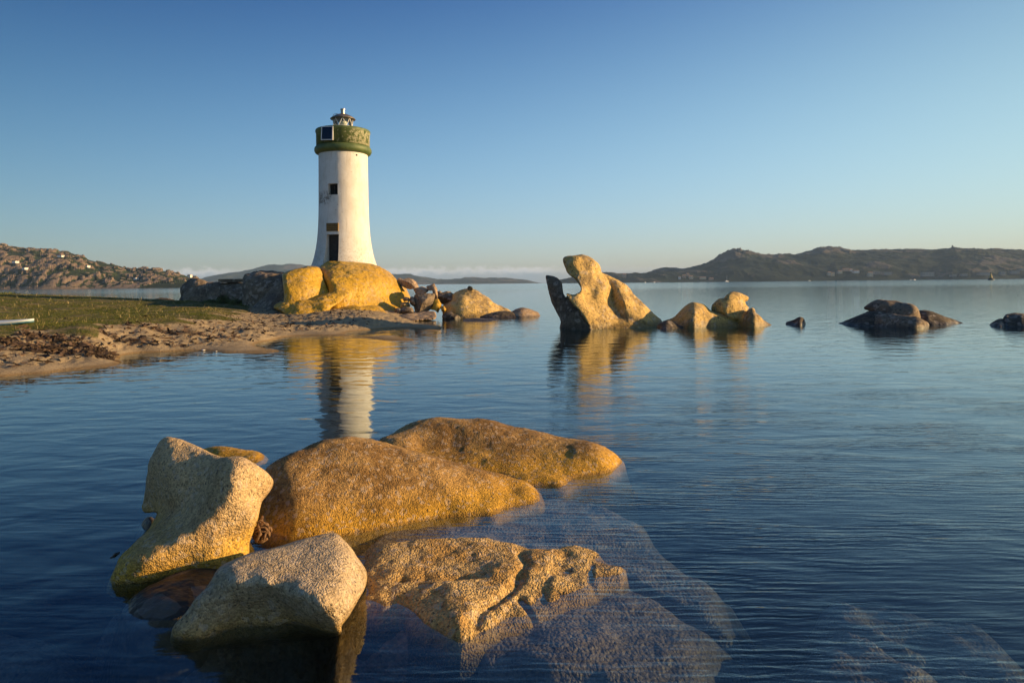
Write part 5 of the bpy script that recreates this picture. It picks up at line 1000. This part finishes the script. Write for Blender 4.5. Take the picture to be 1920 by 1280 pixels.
# dried seaweed litter and pebbles on the sand
N = 60000; s_ = rg.uniform((-60-CX)/FPX, (700-CX)/FPX, N); ly = rg.uniform(math.log(13), math.log(36), N); yy = np.exp(ly); qq = np.stack([s_*yy, yy], 1)
z_, g_, w_ = land_z(qq); k = (w_ > .15+.9*rg.random(N)) | ((rg.random(N) < .07) & (z_ > .12)); k &= (g_ < .5) & (z_ > .05); qq = qq[k]; z_ = z_[k]; n = len(qq); print('wrack', n)
bs_ = np.stack([qq[:, 0], qq[:, 1], z_+.01], 1); d1 = rg.normal(size=(n, 3))*np.array((.06, .05, .03)); d2 = rg.normal(size=(n, 3))*np.array((.02, .02, .012))
V = np.stack([bs_-d1-d2, bs_+d1-d2, bs_+d1+d2+[0, 0, .01], bs_-d1+d2+[0, 0, .01]], 1).reshape(-1, 3)
M['wrack'] = simple('beach_wrack', (0.075, 0.045, 0.028), .9, var=.6, vscale=5)
tag(mesh_obj('seaweed_litter', V, np.arange(4*n).reshape(n, 4), M['wrack'], None, False), 'dark brown dried seaweed litter strewn over the sand', 'seaweed', kind='stuff')
# two white shells by the waterline
M['shell'] = simple('shell', (.75, .72, .68), .5)
for px, py, lb in ((381, 655, 'white shell lying on the wet sand, left one of two'), (405, 657, 'small white shell lying on the wet sand, right one of two')):
    c = Z(px, py, .04); c[2] = float(land_z(np.array([c[:2]]))[0][0]); bm = bmesh.new(); bmesh.ops.create_icosphere(bm, subdivisions=2, radius=.04 if px < 390 else .025)
    for v in bm.verts: v.co.z *= .45; v.co.x *= 1.3+.3*math.sin(v.co.y*90)
    me = bpy.data.meshes.new('shell'); bm.to_mesh(me); bm.free(); me.materials.append(M['shell']); o = bpy.data.objects.new('shell', me); COL.objects.link(o); o.location = (c[0], c[1], c[2]+.012); tag(o, lb, 'shell', 'white shells on the wet sand')
# board lying on the grass, its nose in view
M['board'] = simple('board_gelcoat', (.62, .66, .66), .3); M['boardtrim'] = simple('board_trim', (.05, .16, .22), .35)
e = empty('paddleboard', (-17.2, 20.6, 0), 'white paddleboard with upturned nose lying on the grass at the left edge', 'paddleboard')
zb = float(land_z(np.array([[-15.5, 20.6]]))[0][0])+.10
def board(zoff, th, sc_, z_low):
    V = []; F = []; ns = 24; nc = 12
    for i in range(ns+1):
        t = i/ns; x = -3.3+3.3*t; wv = .38*sc_*(max(0, 1-abs((t-.5)*2)**3.2))**.5+.004; rk = .10*max(0, (t-.6)/.4)**2
        for k_ in range(nc):
            q = 2*PI*k_/nc; V.append((x, wv*math.cos(q), zoff+rk+th*math.sin(q)*(1-.6*abs(2*t-1)**3)))
    for i in range(ns):
        for k_ in range(nc): F.append((i*nc+k_, i*nc+(k_+1) % nc, (i+1)*nc+(k_+1) % nc, (i+1)*nc+k_))
    F.append(tuple(range(nc))[::-1]); F.append(tuple(ns*nc+k_ for k_ in range(nc)))
    return V, F
nose = P(64, 599, 20.6); e.location = (nose[0], 20.6, zb); e.rotation_euler = (0, 0, .05)
lift = nose[2]-zb-.10
V, F = board(lift, .085, 1.0, 0); mesh_obj('hull', V, F, M['board'], e)
V, F = board(lift-.045, .07, .93, 0); mesh_obj('underside', V, F, M['boardtrim'], e)
b = MB(); b.box((-2.6, 0, lift-.10), (.25, .015, .16)); b.build('fin', M['boardtrim'], e)

# ------------------------------------------------------------------ far shore
def house_mats():
    return [simple('house_cream', (.62, .50, .34), .8), simple('house_grey', (.30, .27, .24), .8), simple('house_white', (.72, .70, .66), .8), simple('house_pink', (.50, .33, .24), .8)]
HM = house_mats(); M['tile'] = simple('roof_tile', (.30, .16, .09), .8, var=.3, vscale=.5); M['pane'] = simple('house_window', (.03, .035, .04), .2)
def house(hill, px, py, wpx, hpx, mi, label, group='houses along the far shore', flat=False, dpx=None):
    c = on_hill(hill, px, py).copy(); Y = c[1]; s = Y/FPX; W = wpx*s; Hh = hpx*s; Dp = max(8, min(W, 14)); z = c[2]-2.0
    e = empty('house', (c[0], Y-Dp/2, z), label, 'house', group); b = MB(); b.box((0, 0, (Hh+2)/2), (W, Dp, Hh+2)); b.build('walls', HM[mi], e)
    b = MB(); zt = Hh+2+.02; rh = 0.4 if flat else min(2.5, Hh*.4); o_ = .5
    if flat: b.box((0, 0, zt+.2), (W+.6, Dp+.6, .4))
    else: b.add([(-W/2-o_, -Dp/2-o_, zt), (W/2+o_, -Dp/2-o_, zt), (W/2+o_, Dp/2+o_, zt), (-W/2-o_, Dp/2+o_, zt), (-W/2-o_, 0, zt+rh), (W/2+o_, 0, zt+rh)], [(0, 1, 5, 4), (2, 3, 4, 5), (0, 4, 3), (1, 2, 5), (0, 3, 2, 1)])
    b.build('roof', M['tile'], e)
    nw = max(2, int(W/4.5))
    for r__ in range(1 if Hh < 7 else int(Hh/3.2)):
        for k_ in range(min(nw, 9)):
            b = MB(); b.box((-W/2+W*(k_+.5)/min(nw, 9), -Dp/2-.03, 3.6+r__*3.1), (1.3, .1, 1.4)); b.build('window', M['pane'], e)
hs = [(1553, 517.5, 6, 5, 0, 'cream house, taller of the sunlit pair at the left of the town'), (1560, 517, 5, 5, 0, 'cream house, right one of the sunlit pair at the left of the town'), (1572, 513, 7, 3.5, 0, 'sunlit house on the slope above the cream pair'), (1583, 509, 12, 3, 3, 'long pink house highest on the slope above the town'),
      (1594, 508, 4, 3, 2, 'small white house beside the long pink house'), (1602, 511.5, 10, 3, 2, 'long white house on the slope right of the small white one'), (1628, 518, 8, 6.5, 0, 'isolated tall cream house catching the sun above the shore'), (1641, 515, 12, 4, 1, 'grey terrace right of the isolated cream house'),
      (1660, 517, 16, 4.5, 1, 'long grey block right of the grey terrace'), (1735, 518, 22, 7, 1, 'broad grey apartment block standing alone in the middle of the far shore'), (1784, 518, 9, 3, 1, 'small grey house left of the channel beacon'), (1803, 518, 11, 3, 1, 'low grey house left of the channel beacon and right of the small grey one'),
      (1840, 517, 20, 4, 1, 'long grey house just left of the channel beacon'), (1876, 517, 9, 5, 1, 'grey house right of the channel beacon'), (1898, 515, 16, 4, 1, 'wide grey house near the right edge of the far shore'), (1912, 508, 12, 3, 1, 'upper grey house near the right edge of the far shore'),
      (1170, 520, 6, 5, 3, 'pink house beside the head of the tall sculpted rock'), (1273, 523, 4, 3.5, 2, 'small white house left of the pink cluster'), (1281, 520, 6, 4, 3, 'pink house in the cluster, upper left'), (1288, 518, 5, 3.5, 3, 'pink house in the cluster, topmost'), (1294, 522, 7, 4, 0, 'cream house in the cluster, lower right'),
      (1316, 524, 11, 3, 0, 'long low cream building at the shore right of the pink cluster'), (1332, 525, 7, 3, 3, 'small pink building at the shore below the craggy summit')]
for a in hs: house('hill_right', *a, flat=a[5] is None or a[4] == 1)
for a in [(33, 494, 6, 1.2, 2, 'white villa on the boulder hill, upper left one'), (51, 508, 5, 1.3, 2, 'white villa on the boulder hill, below the upper left one'), (118, 482, 8, 1.4, 2, 'long white villa just under the crest of the boulder hill'), (168, 500, 3, 1.5, 2, 'tiny white villa in the middle of the boulder hill'), (258, 524, 4, 1.5, 2, 'white villa low on the right part of the boulder hill'), (358, 521.5, 5, 3, 2, 'white house at the tip of the boulder hill above the pointed grey rock')]:
    house('hill_left', *a, group='villas on the boulder hill', flat=True)
# ridge fort
c = on_hill('hill_right', 1787, 467).copy(); s = 3000/FPX; c = P(1787, 469, 2990); e = empty('fort', (c[0], c[1], c[2]-6), 'small stepped stone fort with a turret on the skyline of the right hill', 'fort')
M['fortstone'] = simple('fort_stone', (.22, .19, .15), .9, var=.3, vscale=.1)
b = MB(); b.lathe([(22, 0), (17, 9), (14, 9.2), (13, 13)], 14); b.build('base', M['fortstone'], e); b = MB(); b.box((1, 0, 15), (15, 12, 5)); b.build('block', M['fortstone'], e)
b = MB(); b.lathe([(3.6, 0), (3.3, 8), (3.9, 8.2), (3.9, 9.4), (2.4, 9.6), (1.6, 11.5)], 14, (-2.5, 0, 16)); b.build('turret', M['fortstone'], e)
# channel beacon
M['beacon'] = simple('beacon_dark', (.03, .035, .03), .6); M['beacony'] = simple('beacon_yellow', (.45, .32, .08), .6)
c = P(1858, 524.6, 820); e = empty('channel_beacon', (c[0], 820, 0), 'dark and yellow channel beacon standing in the water before the far shore', 'beacon')
b = MB(); b.lathe([(3.4, -.6), (3.2, 1.4), (2.2, 2.2), (2.0, 2.6)], 16); b.build('float', M['beacon'], e); b = MB(); b.lathe([(1.7, 2.6), (1.2, 5.4), (.5, 7.2), (.4, 8.0)], 12); b.build('tower', M['beacony'], e)
b = MB(); b.lathe([(.35, 8.0), (.7, 8.3), (.7, 9.0), (.2, 9.6)], 10); b.build('lamp', M['beacon'], e)
# boats on the far shore
M['hullw'] = simple('hull_white', (.8, .8, .8), .4)
def boat(px, Y, ln, mast, label, rz=0.3):
    c = D(px, Y, 0); e = empty('sailboat' if mast else 'motorboat', (c[0], Y, 0), label, 'boat', None if mast else 'white boats off the far shore'); e.rotation_euler = (0, 0, rz); h = ln/2; w_ = ln*.14
    b = MB(); V = []; st = [(-1, .75, 0), (-.5, 1, 0), (0, 1, 0), (.5, .75, .1), (1, .04, .25)]
    for x, w__, r in st: V += [(x*h, -w_*w__, ln*.11+r), (x*h*.93, -w_*w__*.6, -.2), (x*h*.93, w_*w__*.6, -.2), (x*h, w_*w__, ln*.11+r)]
    F = [(4*i+k_, 4*i+(k_+1) % 4, 4*i+4+(k_+1) % 4, 4*i+4+k_) for i in range(4) for k_ in range(4)]+[(3, 2, 1, 0), (16, 17, 18, 19)]
    b.add(V, F); b.build('hull', M['hullw'], e)
    b = MB(); b.add([(-.5*h, -w_*.6, ln*.11), (.35*h, -w_*.5, ln*.11), (.35*h, w_*.5, ln*.11), (-.5*h, w_*.6, ln*.11), (-.45*h, -w_*.5, ln*.24), (.1*h, -w_*.4, ln*.24), (.1*h, w_*.4, ln*.24), (-.45*h, w_*.5, ln*.24)], [(0, 1, 5, 4), (1, 2, 6, 5), (2, 3, 7, 6), (3, 0, 4, 7), (4, 5, 6, 7)]); b.build('cabin', M['hullw'], e)
    if mast: b = MB(); b.tube([(0, 0, ln*.1), (0, 0, mast)], .22, 6); b.build('mast', M['hullw'], e); b = MB(); b.tube([(0, 0, ln*.26), (-.8*h, 0, ln*.26)], .2, 6); b.build('boom', M['hullw'], e)
boat(1363, 2050, 14, 19, 'white sailboat with a bare mast moored below the craggy summit'); boat(1708, 1700, 6, 0, 'small white boat, left one of the close pair off the far shore', .1); boat(1715, 1700, 8, 0, 'white boat, right one of the close pair off the far shore')
boat(1227, 1900, 7, 0, 'white boat off the shore behind the low golden rocks'); boat(1210, 2000, 7, 0, 'white boat left of the one behind the low golden rocks', .8); boat(1518, 1900, 8, 0, 'white boat off the shore left of the town', .2)
